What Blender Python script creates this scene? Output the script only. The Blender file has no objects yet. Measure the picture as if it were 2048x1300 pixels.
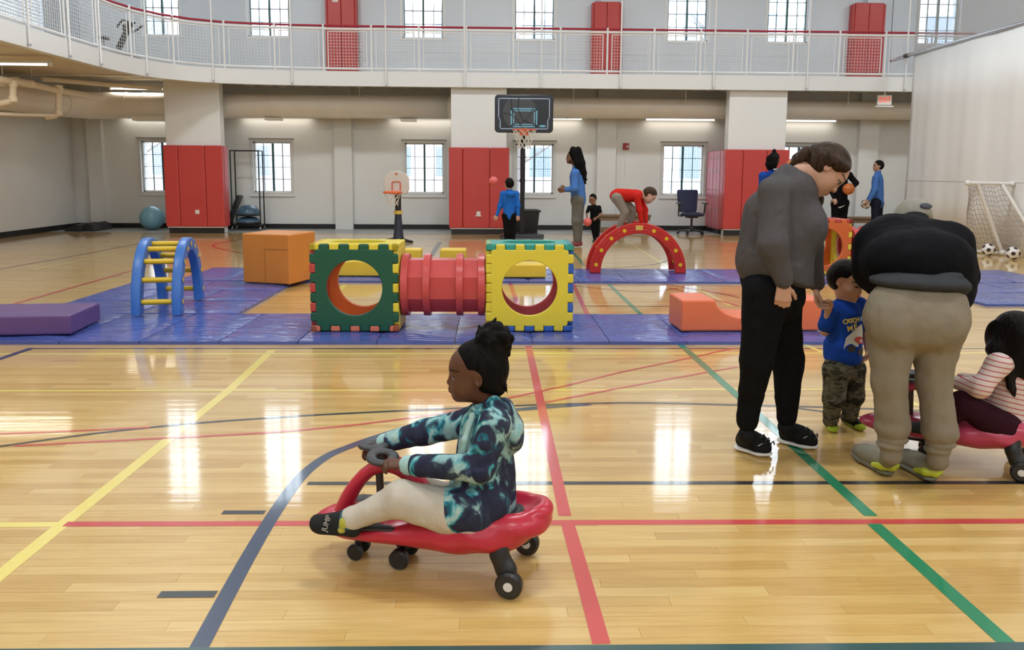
import bpy, bmesh, math, random
import numpy as np
from mathutils import Matrix, Vector
random.seed(7)
SC = bpy.context.scene
COL = SC.collection
# ------------------------------------------------------------------ camera
CAM_H, FPX, PCX, PCY = 1.40, 1538.0, 1024.0, 532.0
YAW, PITCH, ROLL = math.atan(44/1549), math.atan(188/1538), 0.0067
cam_rot = Matrix.Rotation(-YAW, 4, 'Z') @ Matrix.Rotation(math.pi/2-PITCH, 4, 'X') @ Matrix.Rotation(ROLL, 4, 'Z')
cd = bpy.data.cameras.new('camera'); cam = bpy.data.objects.new('camera', cd); COL.objects.link(cam)
cam.matrix_world = Matrix.Translation((0, 0, CAM_H)) @ cam_rot
cd.sensor_fit = 'HORIZONTAL'; cd.sensor_width = 36.0; cd.lens = 36.0*FPX/2048
cd.shift_x = 0.0; cd.shift_y = (PCY-650.0)/2048.0
cd.clip_start = 0.05; cd.clip_end = 300
SC.camera = cam
# ------------------------------------------------------------------ daylight and exposure
SKY_STRENGTH, LAMP_WATT, STRIP_WATT = 7.5, 195.0, 3.0
wd = bpy.data.worlds.new('overcast_sky'); SC.world = wd; wd.use_nodes = True
wn = wd.node_tree.nodes; wn['Background'].inputs[0].default_value = (0.86, 0.92, 1.0, 1); wn['Background'].inputs[1].default_value = SKY_STRENGTH
SC.view_settings.view_transform = 'Standard'; SC.view_settings.look = 'None'
SC.view_settings.gamma = 1.0; SC.view_settings.use_curve_mapping = False
SC.view_settings.exposure = 0.0
cy = SC.cycles; cy.max_bounces = 7; cy.diffuse_bounces = 4; cy.glossy_bounces = 3; cy.transmission_bounces = 3; cy.transparent_max_bounces = 8
cy.caustics_reflective = False; cy.caustics_refractive = False; cy.sample_clamp_indirect = 6.0; cy.use_adaptive_sampling = True; cy.adaptive_threshold = 0.025
# ------------------------------------------------------------------ pixel -> place (image 2048 x 1300)
RM = np.array(cam_rot.to_3x3()); CP = np.array([0, 0, CAM_H])
def ray(x, y): return RM @ np.array([(x-PCX)/FPX, -(y-PCY)/FPX, -1.0])
def fl(x, y, z=0.0):
    d = ray(x, y); return CP + d*((z-CAM_H)/d[2])
def at(x, y, Y):
    d = ray(x, y); return CP + d*(Y/d[1])
# ------------------------------------------------------------------ materials
MATS = {}
def mat(name, col, rough=0.5, metal=0.0, var=0.0, vscale=8.0, bump=0.0, bscale=40.0, spec=0.5, coat=0.0, emit=None, estr=0.0, sheen=0.0, col2=None):
    if name in MATS: return MATS[name]
    m = bpy.data.materials.new(name); m.use_nodes = True; nt = m.node_tree; b = nt.nodes['Principled BSDF']
    c = (*col, 1.0)
    b.inputs['Base Color'].default_value = c; b.inputs['Roughness'].default_value = rough; b.inputs['Metallic'].default_value = metal
    b.inputs['Specular IOR Level'].default_value = spec; b.inputs['Coat Weight'].default_value = coat
    b.inputs['Coat Roughness'].default_value = 0.1
    if sheen: b.inputs['Sheen Weight'].default_value = sheen
    if emit: b.inputs['Emission Color'].default_value = (*emit, 1); b.inputs['Emission Strength'].default_value = estr
    if var > 0 or bump > 0:
        tc = nt.nodes.new('ShaderNodeTexCoord')
    if var > 0:
        n = nt.nodes.new('ShaderNodeTexNoise'); n.inputs['Scale'].default_value = vscale; n.inputs['Detail'].default_value = 4
        nt.links.new(tc.outputs['Object'], n.inputs['Vector'])
        mx = nt.nodes.new('ShaderNodeMix'); mx.data_type = 'RGBA'
        d = col2 or tuple(max(0, x*(1-var)) for x in col); e = col if col2 else tuple(min(1, x*(1+var)) for x in col)
        mx.inputs['A'].default_value = (*d, 1); mx.inputs['B'].default_value = (*e, 1)
        nt.links.new(n.outputs['Fac'], mx.inputs['Factor']); nt.links.new(mx.outputs['Result'], b.inputs['Base Color'])
    if bump > 0:
        n2 = nt.nodes.new('ShaderNodeTexNoise'); n2.inputs['Scale'].default_value = bscale; n2.inputs['Detail'].default_value = 3
        nt.links.new(tc.outputs['Object'], n2.inputs['Vector'])
        bp = nt.nodes.new('ShaderNodeBump'); bp.inputs['Strength'].default_value = bump; bp.inputs['Distance'].default_value = 0.02
        nt.links.new(n2.outputs['Fac'], bp.inputs['Height']); nt.links.new(bp.outputs['Normal'], b.inputs['Normal'])
    MATS[name] = m
    return m
def nmat(name):
    m = bpy.data.materials.new(name); m.use_nodes = True; MATS[name] = m
    nt = m.node_tree
    return m, nt, nt.nodes['Principled BSDF'], nt.nodes.new('ShaderNodeTexCoord')
def math_node(nt, op, a, b=None):
    n = nt.nodes.new('ShaderNodeMath'); n.operation = op
    for i, v in enumerate((a, b)):
        if v is None: continue
        if isinstance(v, (int, float)): n.inputs[i].default_value = v
        else: nt.links.new(v, n.inputs[i])
    return n.outputs[0]
def ramp(nt, fac, stops, interp='LINEAR'):
    r = nt.nodes.new('ShaderNodeValToRGB'); r.color_ramp.interpolation = interp
    el = r.color_ramp.elements
    while len(el) < len(stops): el.new(0.5)
    for e, (p, c) in zip(el, stops): e.position = p; e.color = (*c, 1)
    nt.links.new(fac, r.inputs['Fac']); return r.outputs['Color']
# ------------------------------------------------------------------ mesh builder
class MB:
    def __init__(s): s.v = []; s.f = []; s.m = []; s.mi = 0
    def add(s, vs, fs):
        o = len(s.v); s.v += [tuple(map(float, p)) for p in vs]; s.f += [tuple(i+o for i in f) for f in fs]; s.m += [s.mi]*len(fs); return s
    def slot(s, i): s.mi = i; return s
    def box(s, x0, x1, y0, y1, z0, z1):
        return s.add([(x0,y0,z0),(x1,y0,z0),(x1,y1,z0),(x0,y1,z0),(x0,y0,z1),(x1,y0,z1),(x1,y1,z1),(x0,y1,z1)],
                     [(0,3,2,1),(4,5,6,7),(0,1,5,4),(1,2,6,5),(2,3,7,6),(3,0,4,7)])
    def bar(s, a, b, w, h=None, up=(0,0,1)):
        h = h or w; a = np.array(a, float); b = np.array(b, float); d = b-a; L = np.linalg.norm(d); d /= L
        u = np.array(up, float); r = np.cross(d, u)
        if np.linalg.norm(r) < 1e-4: r = np.cross(d, (1,0,0.01))
        r /= np.linalg.norm(r); u = np.cross(r, d)
        q = [(-1,-1),(1,-1),(1,1),(-1,1)]
        return s.add([a+r*w/2*i+u*h/2*j for i,j in q]+[b+r*w/2*i+u*h/2*j for i,j in q],
                     [(0,1,2,3),(7,6,5,4),(0,4,5,1),(1,5,6,2),(2,6,7,3),(3,7,4,0)])
    def tube(s, pts, r, n=8, caps=True, closed=False):
        pts = [np.array(p, float) for p in pts]; N = len(pts); rs = r if hasattr(r, '__len__') else [r]*N
        vs = []; prev = None
        for i, p in enumerate(pts):
            if closed: t = pts[(i+1) % N]-pts[i-1]
            else: t = pts[min(i+1, N-1)]-pts[max(i-1, 0)]
            t = t/np.linalg.norm(t)
            if prev is None:
                a = np.array((0,0,1.)) if abs(t[2]) < .9 else np.array((1.,0,0)); u = np.cross(t, a)
            else: u = prev-t*np.dot(prev, t)
            u = u/np.linalg.norm(u); prev = u; w = np.cross(t, u)
            for k in range(n):
                a = 2*math.pi*k/n; vs.append(p+rs[i]*(math.cos(a)*u+math.sin(a)*w))
        fs = []
        for i in range(N if closed else N-1):
            j = (i+1) % N
            for k in range(n): fs.append((i*n+k, i*n+(k+1) % n, j*n+(k+1) % n, j*n+k))
        if caps and not closed:
            fs.append(tuple(range(n-1, -1, -1))); fs.append(tuple((N-1)*n+k for k in range(n)))
        return s.add(vs, fs)
    def lathe(s, prof, n=24, c=(0,0,0), axis='z', closed=False):
        vs = []
        for (r, z) in prof:
            for k in range(n):
                a = 2*math.pi*k/n; p = (r*math.cos(a), r*math.sin(a), z)
                if axis == 'y': p = (p[0], p[2], -p[1])
                if axis == 'x': p = (p[2], p[1], -p[0])
                vs.append((p[0]+c[0], p[1]+c[1], p[2]+c[2]))
        fs = []; N = len(prof)
        for i in range(N if closed else N-1):
            j = (i+1) % N
            for k in range(n): fs.append((i*n+k, i*n+(k+1) % n, j*n+(k+1) % n, j*n+k))
        return s.add(vs, fs)
    def prism(s, poly, d0, d1, plane='xy'):
        n = len(poly)
        def P(u, v, d): return {'xy': (u,v,d), 'xz': (u,d,v), 'yz': (d,u,v)}[plane]
        return s.add([P(u,v,d0) for u,v in poly]+[P(u,v,d1) for u,v in poly],
                     [tuple(range(n-1,-1,-1)), tuple(range(n,2*n))]+[(i,(i+1)%n,n+(i+1)%n,n+i) for i in range(n)])
    def ring_plate(s, outer, inner, d0, d1, plane='xz'):
        """plate between two loops with the same vertex count"""
        n = len(outer)
        def P(u, v, d): return {'xy': (u,v,d), 'xz': (u,d,v), 'yz': (d,u,v)}[plane]
        vs = [P(*p, d0) for p in outer]+[P(*p, d0) for p in inner]+[P(*p, d1) for p in outer]+[P(*p, d1) for p in inner]
        fs = []
        for i in range(n):
            j = (i+1) % n
            fs += [(i,n+i,n+j,j), (2*n+i,2*n+j,3*n+j,3*n+i), (i,j,2*n+j,2*n+i), (n+i,3*n+i,3*n+j,n+j)]
        return s.add(vs, fs)
    def sphere(s, c, r, n=20, m=12):
        rr = r if hasattr(r, '__len__') else (r, r, r); vs = [(c[0], c[1], c[2]-rr[2])]; fs = []
        for i in range(1, m):
            a = -math.pi/2+math.pi*i/m
            for k in range(n):
                b = 2*math.pi*k/n; vs.append((c[0]+rr[0]*math.cos(a)*math.cos(b), c[1]+rr[1]*math.cos(a)*math.sin(b), c[2]+rr[2]*math.sin(a)))
        vs.append((c[0], c[1], c[2]+rr[2]))
        for k in range(n): fs.append((0, 1+(k+1) % n, 1+k))
        for i in range(m-2):
            for k in range(n): fs.append((1+i*n+k, 1+i*n+(k+1) % n, 1+(i+1)*n+(k+1) % n, 1+(i+1)*n+k))
        for k in range(n): fs.append((1+(m-2)*n+k, 1+(m-2)*n+(k+1) % n, len(vs)-1))
        return s.add(vs, fs)
    def mesh(s, name, mats, smooth=False):
        me = bpy.data.meshes.new(name); me.from_pydata(s.v, [], s.f)
        for m in (mats if isinstance(mats, (list, tuple)) else [mats]): me.materials.append(m)
        if any(s.m): me.polygons.foreach_set('material_index', s.m)
        bm = bmesh.new(); bm.from_mesh(me); bmesh.ops.recalc_face_normals(bm, faces=bm.faces); bm.to_mesh(me); bm.free()
        if smooth:
            me.polygons.foreach_set('use_smooth', [True]*len(me.polygons))
            me.set_sharp_from_angle(angle=math.radians(smooth if smooth is not True else 40))
        me.update(); return me
    def build(s, name, mats, parent=None, smooth=False, bevel=0.0, seg=2):
        o = bpy.data.objects.new(name, s.mesh(name, mats, smooth)); COL.objects.link(o)
        if parent is not None: o.parent = parent
        if bevel:
            b = o.modifiers.new('bevel', 'BEVEL'); b.width = bevel; b.segments = seg; b.limit_method = 'ANGLE'; b.angle_limit = math.radians(40)
        return o
def tag(o, label=None, cat=None, group=None, kind=None):
    if label: o['label'] = label
    if cat: o['category'] = cat
    if group: o['group'] = group
    if kind: o['kind'] = kind
    return o
def empty(name, loc=(0,0,0), rz=0.0):
    o = bpy.data.objects.new(name, None); COL.objects.link(o); o.location = tuple(map(float, loc)); o.rotation_euler = (0, 0, rz); o.empty_display_size = 0.1; return o
def thing(name, label, cat, loc=(0,0,0), rz=0.0, group=None):
    return tag(empty(name, loc, rz), label, cat, group)
def inst(name, me, parent=None, loc=(0,0,0), rot=(0,0,0), scale=(1,1,1)):
    o = bpy.data.objects.new(name, me); COL.objects.link(o); o.parent = parent; o.location = loc; o.rotation_euler = rot; o.scale = scale; return o
def text_mesh(name, s, size, m, parent, loc, rot, ext=0.001, shear=0.0, sx=1.0, off=0.0):
    c = bpy.data.curves.new(name, 'FONT'); c.body = s; c.size = size; c.extrude = ext; c.align_x = 'CENTER'; c.align_y = 'CENTER'; c.shear = shear; c.offset = off
    t = bpy.data.objects.new(name, c); COL.objects.link(t)
    dg = bpy.context.evaluated_depsgraph_get(); me = bpy.data.meshes.new_from_object(t.evaluated_get(dg)); bpy.data.objects.remove(t)
    me.materials.clear(); me.materials.append(m)
    o = inst(name, me, parent, loc, rot, (sx, 1, 1)); return o
def copy_tree(o, parent=None):
    c = o.copy(); COL.objects.link(c); c.parent = parent
    for ch in list(o.children): copy_tree(ch, c)
    return c
def rrect(x0, x1, z0, z1, r, n=5):
    out = []
    for cx, cz, a0 in ((x1-r,z1-r,0),(x0+r,z1-r,90),(x0+r,z0+r,180),(x1-r,z0+r,270)):
        for i in range(n+1):
            a = math.radians(a0+90*i/n); out.append((cx+r*math.cos(a), cz+r*math.sin(a)))
    return out
# ================================================================== STRUCTURE
XL, XR, YB, YF, ZC = -9.95, 15.0, 18.8, -9.0, 8.6      # left wall, right wall, back wall, wall behind camera, ceiling
PLW, PLL = 0.057, 0.9                                    # floor strip width / length
def floor_material(name, tint=(1,1,1)):
    m, nt, b, tc = nmat(name)
    geo = nt.nodes.new('ShaderNodeNewGeometry'); sep = nt.nodes.new('ShaderNodeSeparateXYZ'); nt.links.new(geo.outputs['Position'], sep.inputs[0])
    row = math_node(nt, 'FLOOR', math_node(nt, 'DIVIDE', sep.outputs[1], PLW))
    off = math_node(nt, 'MULTIPLY', math_node(nt, 'FRACT', math_node(nt, 'MULTIPLY', row, 0.618034)), PLL)
    cu = math_node(nt, 'DIVIDE', math_node(nt, 'ADD', sep.outputs[0], off), PLL); colm = math_node(nt, 'FLOOR', cu)
    cmb = nt.nodes.new('ShaderNodeCombineXYZ'); nt.links.new(row, cmb.inputs[0]); nt.links.new(colm, cmb.inputs[1])
    wn_ = nt.nodes.new('ShaderNodeTexWhiteNoise'); wn_.noise_dimensions = '2D'; nt.links.new(cmb.outputs[0], wn_.inputs['Vector'])
    base = ramp(nt, wn_.outputs['Value'], [(0.0, (.55,.34,.105)), (0.45, (.625,.41,.14)), (1.0, (.69,.48,.19))])
    mp = nt.nodes.new('ShaderNodeMapping'); mp.inputs['Scale'].default_value = (1.6, 28, 1); nt.links.new(geo.outputs['Position'], mp.inputs['Vector'])
    gr = nt.nodes.new('ShaderNodeTexNoise'); gr.inputs['Scale'].default_value = 2.4; gr.inputs['Detail'].default_value = 6; gr.inputs['Roughness'].default_value = .65
    nt.links.new(mp.outputs[0], gr.inputs['Vector'])
    grc = ramp(nt, gr.outputs['Fac'], [(0.3, (.78,.70,.58)), (0.6, (1,1,1))])
    mx = nt.nodes.new('ShaderNodeMix'); mx.data_type = 'RGBA'; mx.blend_type = 'MULTIPLY'; mx.inputs['Factor'].default_value = .7
    nt.links.new(base, mx.inputs['A']); nt.links.new(grc, mx.inputs['B'])
    # dark seams between the strips
    fr = math_node(nt, 'FRACT', math_node(nt, 'DIVIDE', sep.outputs[1], PLW)); seam = math_node(nt, 'LESS_THAN', fr, 0.025)
    fx = math_node(nt, 'FRACT', cu); seam2 = math_node(nt, 'LESS_THAN', fx, 0.0014)
    sm = math_node(nt, 'MULTIPLY', math_node(nt, 'MAXIMUM', seam, seam2), 0.22)
    mx2 = nt.nodes.new('ShaderNodeMix'); mx2.data_type = 'RGBA'; nt.links.new(sm, mx2.inputs['Factor']); nt.links.new(mx.outputs['Result'], mx2.inputs['A']); mx2.inputs['B'].default_value = (.22,.12,.05,1)
    nt.links.new(mx2.outputs['Result'], b.inputs['Base Color'])
    # worn varnish: slight gloss change and a slow waviness per strip
    rn = nt.nodes.new('ShaderNodeTexNoise'); rn.inputs['Scale'].default_value = 1.3; rn.inputs['Detail'].default_value = 5; nt.links.new(geo.outputs['Position'], rn.inputs['Vector'])
    b.inputs['Roughness'].default_value = .35; b.inputs['Specular IOR Level'].default_value = .3
    b.inputs['Coat Weight'].default_value = 1.0; b.inputs['Coat IOR'].default_value = 1.5
    rr = nt.nodes.new('ShaderNodeMapRange'); rr.inputs['To Min'].default_value = .045; rr.inputs['To Max'].default_value = .11; nt.links.new(rn.outputs['Fac'], rr.inputs['Value']); nt.links.new(rr.outputs[0], b.inputs['Coat Roughness'])
    mp2 = nt.nodes.new('ShaderNodeMapping'); mp2.inputs['Scale'].default_value = (.7, 17.5, 1); nt.links.new(geo.outputs['Position'], mp2.inputs['Vector'])
    bn = nt.nodes.new('ShaderNodeTexNoise'); bn.inputs['Scale'].default_value = 1.0; bn.inputs['Detail'].default_value = 1.0; nt.links.new(mp2.outputs[0], bn.inputs['Vector'])
    hh = math_node(nt, 'ADD', bn.outputs['Fac'], math_node(nt, 'MULTIPLY', wn_.outputs['Value'], .15))
    bp = nt.nodes.new('ShaderNodeBump'); bp.inputs['Strength'].default_value = .10; bp.inputs['Distance'].default_value = .006
    nt.links.new(hh, bp.inputs['Height']); nt.links.new(bp.outputs['Normal'], b.inputs['Coat Normal'])
    return m
M_floor = floor_material('maple_strip_floor')
M_conc = mat('grey_concrete', (.30,.31,.30), .35, var=.25, vscale=3)
def block_material(name, col, rough=.55):
    m, nt, b, tc = nmat(name)
    br = nt.nodes.new('ShaderNodeTexBrick'); br.inputs['Scale'].default_value = 1.0; br.inputs['Brick Width'].default_value = .4; br.inputs['Row Height'].default_value = .2; br.inputs['Mortar Size'].default_value = .006
    br.inputs['Color1'].default_value = (1,1,1,1); br.inputs['Color2'].default_value = (.9,.9,.9,1); br.inputs['Mortar'].default_value = (0,0,0,1)
    geo = nt.nodes.new('ShaderNodeNewGeometry'); sep = nt.nodes.new('ShaderNodeSeparateXYZ'); nt.links.new(geo.outputs['Position'], sep.inputs[0])
    cmb = nt.nodes.new('ShaderNodeCombineXYZ'); nt.links.new(math_node(nt, 'ADD', sep.outputs[0], sep.outputs[1]), cmb.inputs[0]); nt.links.new(sep.outputs[2], cmb.inputs[1])
    nt.links.new(cmb.outputs[0], br.inputs['Vector'])
    bp = nt.nodes.new('ShaderNodeBump'); bp.inputs['Strength'].default_value = .25; bp.inputs['Distance'].default_value = .01
    nt.links.new(br.outputs['Color'], bp.inputs['Height']); nt.links.new(bp.outputs['Normal'], b.inputs['Normal'])
    n = nt.nodes.new('ShaderNodeTexNoise'); n.inputs['Scale'].default_value = .7; nt.links.new(geo.outputs['Position'], n.inputs['Vector'])
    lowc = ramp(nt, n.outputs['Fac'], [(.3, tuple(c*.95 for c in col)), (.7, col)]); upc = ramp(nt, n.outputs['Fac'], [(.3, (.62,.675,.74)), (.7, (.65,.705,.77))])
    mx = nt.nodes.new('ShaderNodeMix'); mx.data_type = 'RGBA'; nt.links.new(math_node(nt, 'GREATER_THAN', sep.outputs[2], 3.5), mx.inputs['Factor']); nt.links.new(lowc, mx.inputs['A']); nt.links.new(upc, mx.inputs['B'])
    nt.links.new(mx.outputs['Result'], b.inputs['Base Color']); b.inputs['Roughness'].default_value = rough     # pale blue-grey above balcony height
    return m
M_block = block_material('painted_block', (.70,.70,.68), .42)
M_white = mat('white_paint', (.76,.77,.765), .45, var=.03, vscale=2)
M_fascia = mat('fascia_paint', (.72,.73,.73), .4, var=.03, vscale=1)
M_warm = mat('tan_paint', (.66,.57,.44), .5, var=.06, vscale=2)  # white balcony underside, with the warm bounced light put into its colour
M_black = mat('black_vinyl', (.012,.012,.014), .35)
M_rail = mat('rail_white', (.76,.76,.76), .35)
M_redrail = mat('red_handrail', (.36,.02,.04), .35)
M_frame = mat('window_frame_grey', (.60,.60,.58), .45)
M_mull = mat('window_green_steel', (.015,.075,.07), .4)
M_metal = mat('galvanised', (.55,.56,.58), .35, 1.0)
M_redpad = mat('red_vinyl_pad', (.50,.05,.045), .38, var=.06, vscale=2, bump=.08, bscale=3)
M_duct = mat('painted_duct', (.76,.71,.63), .45, var=.08, vscale=3)

# ---- floor: slab with a cut-out filled by real strips in front of the camera
PY0, PY1, PX0, PX1 = 38*PLW, 60*PLW, -2.7, 2.7           # 2.17 .. 3.42 m
fb = MB()
for (x0, x1, y0, y1) in ((XL, XR, YF, PY0), (XL, XR, PY1, 17.42), (XL, PX0, PY0, PY1), (PX1, XR, PY0, PY1)):
    fb.add([(x0,y0,0),(x1,y0,0),(x1,y1,0),(x0,y1,0)], [(0,1,2,3)])
fb.add([(XL,YF,-.012),(XR,YF,-.012),(XR,17.42,-.012),(XL,17.42,-.012)], [(0,1,2,3)])
floor = tag(fb.build('floor', M_floor), 'glossy maple strip gym floor with painted court lines', kind='structure')
plank_cache = {}
for r in range(38, 60):
    off = math.modf(r*0.618034)[0]*PLL
    c = math.floor((PX0+off)/PLL)
    while c*PLL-off < PX1:
        a, b_ = max(PX0, c*PLL-off), min(PX1, (c+1)*PLL-off); c += 1
        if b_-a < .02: continue
        k = round(b_-a, 4)
        if k not in plank_cache:
            g = .0002; e = .0005; L = k
            p = MB(); p.add([(g,g,-.011),(L-g,g,-.011),(L-g,PLW-g,-.011),(g,PLW-g,-.011),(g,g,-e),(L-g,g,-e),(L-g,PLW-g,-e),(g,PLW-g,-e),
                             (g+e,g+e,0),(L-g-e,g+e,0),(L-g-e,PLW-g-e,0),(g+e,PLW-g-e,0)],
                            [(0,1,5,4),(1,2,6,5),(2,3,7,6),(3,0,4,7),(4,5,9,8),(5,6,10,9),(6,7,11,10),(7,4,8,11),(8,9,10,11)])
            plank_cache[k] = p.mesh('plank', M_floor)
        inst('plank', plank_cache[k], floor, (a, r*PLW, 0))
border = MB(); border.box(XL, XR, 17.42, YB, -.02, .0)
tag(border.build('floor_border', M_conc), 'grey bare floor strip along the back wall', kind='structure')
# ---- court lines, traced on the floor plane
def line_mat(n, c): 
    m = mat('line_'+n, c, .35, spec=.3, coat=1.0, var=.05, vscale=20); m.node_tree.nodes['Principled BSDF'].inputs['Coat Roughness'].default_value = .07; return m
ML = {'y': line_mat('yellow', (.80,.66,.17)), 'r': line_mat('red', (.56,.065,.06)), 'k': line_mat('black', (.022,.024,.028)), 'n': line_mat('navy', (.03,.05,.10)),
      'g': line_mat('green', (.012,.22,.10)), 'b': line_mat('brown', (.30,.10,.06)), 't': line_mat('teal', (.03,.09,.09)), 'w': line_mat('white', (.75,.75,.72))}
lz = [0.0006]
def court_line(c, pts, w, smooth=False):
    P = [fl(x, y) for x, y in pts]
    if smooth:                                             # Catmull-Rom
        Q = []; n = len(P)
        for i in range(n-1):
            a, b_, c_, d = P[max(i-1,0)], P[i], P[i+1], P[min(i+2,n-1)]
            for k in range(8):
                t = k/8; Q.append(.5*((2*b_)+(-a+c_)*t+(2*a-5*b_+4*c_-d)*t*t+(-a+3*b_-3*c_+d)*t**3))
        P = Q+[P[-1]]
    lz[0] += .00003; z = lz[0]; vs = []; fs = []
    for i, p in enumerate(P):
        t = P[min(i+1,len(P)-1)]-P[max(i-1,0)]; n = np.array([-t[1], t[0], 0]); n /= np.linalg.norm(n)
        vs += [(p[0]+n[0]*w/2, p[1]+n[1]*w/2, z), (p[0]-n[0]*w/2, p[1]-n[1]*w/2, z)]
    for i in range(len(P)-1): fs.append((2*i, 2*i+1, 2*i+3, 2*i+2))
    MB().add(vs, fs).build('court_line', ML[c], floor)
court_line('y', [(-120,708),(2200,706)], .045)
court_line('k', [(70,697),(2200,697.5)], .03)
court_line('y', [(-120,782),(2200,778)], .03)
court_line('y', [(-60,1200),(0,1150),(455,783),(545,700)], .06)
court_line('y', [(612,640),(690,570)], .06)
court_line('r', [(130,1048.5),(2200,1042)], .042)
court_line('y', [(-120,1051),(118,1049)], .042)
court_line('k', [(615,967),(2200,965)], .036)
court_line('n', [(385,1320),(492,1122),(556,1016),(604,952),(652,914),(700,893),(760,872),(850,846),(950,828),(1050,818),(1180,808)], .058, True)
court_line('k', [(-80,905),(0,893),(200,866),(400,846),(620,831),(820,821),(1024,812),(1180,807),(1300,806),(1500,811),(1660,815),(1900,824)], .03, True)
court_line('k', [(1560,812),(1680,828),(1840,852),(2000,885)], .03, True)
court_line('r', [(1057,692),(1090,846),(1130,1032)], .052)
court_line('r', [(1136,1050),(1165,1150),(1203,1288)], .055)
court_line('r', [(1018,560),(1046,640)], .052)
court_line('r', [(1140,555),(1180,640)], .05)
court_line('r', [(-60,872),(0,868),(150,862),(300,855)], .026, True)
court_line('r', [(30,892),(260,880),(510,867),(700,851),(900,824),(1024,795),(1130,772),(1240,745),(1370,718),(1470,696)], .026, True)
court_line('r', [(1085,806),(1190,786),(1300,765),(1475,734)], .026, True)
court_line('g', [(1362,690),(1540,850),(1742,1032)], .056)
court_line('g', [(1748,1048),(2040,1310)], .058)
court_line('g', [(1218,569),(1285,632)], .05)
court_line('g', [(1140,498),(1170,533)], .05)
court_line('k', [(445,1025),(530,1025)], .034)
court_line('k', [(318,1189.5),(432,1188.5)], .04)
court_line('t', [(-150,1312),(2200,1296)], .06)
court_line('n', [(-60,738),(65,696)], .06)
court_line('y', [(1140,419),(1262,488),(1337,535)], .05)
court_line('y', [(1385,572),(1462,612)], .05)
court_line('y', [(1600,685),(1668,716)], .05)
court_line('y', [(1790,787),(1836,812)], .05)
court_line('y', [(70,540),(285,495)], .06)
court_line('y', [(70,540.5),(270,541)], .03)
court_line('y', [(-60,561),(400,561)], .025)
court_line('y', [(-60,614),(190,614)], .03)
court_line('r', [(-40,628),(0,616),(265,541),(380,508)], .06)
court_line('b', [(-40,548),(0,538),(170,508),(325,478)], .06)
court_line('r', [(490,477),(440,486),(426,492),(450,500),(490,507)], .05, True)
court_line('k', [(880,484),(862,512)], .09)
court_line('k', [(852,491),(872,491)], .05)
court_line('w', [(560,468),(910,468)], .04)
court_line('b', [(1150,572),(1290,584),(1370,576),(1480,596)], .03, True)
court_line('k', [(1168,612),(1345,613)], .035)
court_line('k', [(1180,539),(1300,530),(1338,520)], .03, True)
court_line('r', [(1330,568),(1475,592)], .035)
court_line('r', [(1340,576),(1478,612)], .035)
court_line('k', [(1190,553),(1480,556)], .02)
# ---- walls with real openings
def wall_holes(mb, u0, u1, z0, z1, holes, d0, d1, plane):
    us = sorted({u0, u1, *[h[0] for h in holes], *[h[1] for h in holes]}); zs = sorted({z0, z1, *[h[2] for h in holes], *[h[3] for h in holes]})
    def P(u, z, d): return (u, d, z) if plane == 'xz' else (d, u, z)
    for i in range(len(us)-1):
        for j in range(len(zs)-1):
            cu, cz = (us[i]+us[i+1])/2, (zs[j]+zs[j+1])/2
            if any(h[0] < cu < h[1] and h[2] < cz < h[3] for h in holes): continue
            for d in (d0, d1): mb.add([P(us[i],zs[j],d),P(us[i+1],zs[j],d),P(us[i+1],zs[j+1],d),P(us[i],zs[j+1],d)], [(0,1,2,3)])
    for h in holes:
        q = [(h[0],h[2]),(h[1],h[2]),(h[1],h[3]),(h[0],h[3])]
        for k in range(4):
            a, b_ = q[k], q[(k+1) % 4]; mb.add([P(*a,d0),P(*b_,d0),P(*b_,d1),P(*a,d1)], [(0,1,2,3)])
    return mb
LOWW = [(-8.36,-7.40), (-5.70,-4.80), (-2.07,-1.14), (.61,1.52), (4.20,5.20), (7.08,8.06)]
UPPW = [(-8.16,-7.30), (-5.72,-4.74), (-2.10,-1.12), (.54,1.52), (4.19,5.19), (6.61,7.61), (10.29,11.30)]
LZ, UZ = (.87, 2.08), (4.53, 7.05)
holes = [(a, b_, *LZ) for a, b_ in LOWW]+[(a, b_, *UZ) for a, b_ in UPPW]
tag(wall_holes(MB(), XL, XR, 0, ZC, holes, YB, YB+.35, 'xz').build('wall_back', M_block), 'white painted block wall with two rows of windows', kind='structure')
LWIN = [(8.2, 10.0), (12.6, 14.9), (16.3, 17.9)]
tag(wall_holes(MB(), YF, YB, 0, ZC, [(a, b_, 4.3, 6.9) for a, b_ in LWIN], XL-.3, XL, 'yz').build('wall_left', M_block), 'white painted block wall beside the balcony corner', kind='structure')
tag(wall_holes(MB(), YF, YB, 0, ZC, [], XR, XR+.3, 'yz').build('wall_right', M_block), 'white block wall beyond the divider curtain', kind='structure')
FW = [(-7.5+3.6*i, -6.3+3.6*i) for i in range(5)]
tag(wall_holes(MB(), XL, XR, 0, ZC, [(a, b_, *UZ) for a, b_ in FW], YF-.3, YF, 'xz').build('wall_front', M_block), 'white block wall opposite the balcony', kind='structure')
tag(MB().box(XL, XR, YF, YB, ZC, ZC+.2).build('ceiling', mat('ceiling_white', (.78,.78,.77), .6)), 'white gym ceiling', kind='structure')
for nm, bx in (('baseboard_back', (XL, XR, YB-.02, YB, 0, .115)), ('baseboard_left', (XL, XL+.02, YF, YB-.02, 0, .115))):
    tag(MB().box(*bx).build(nm, M_black), 'black rubber baseboard along the wall', kind='structure')
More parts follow.
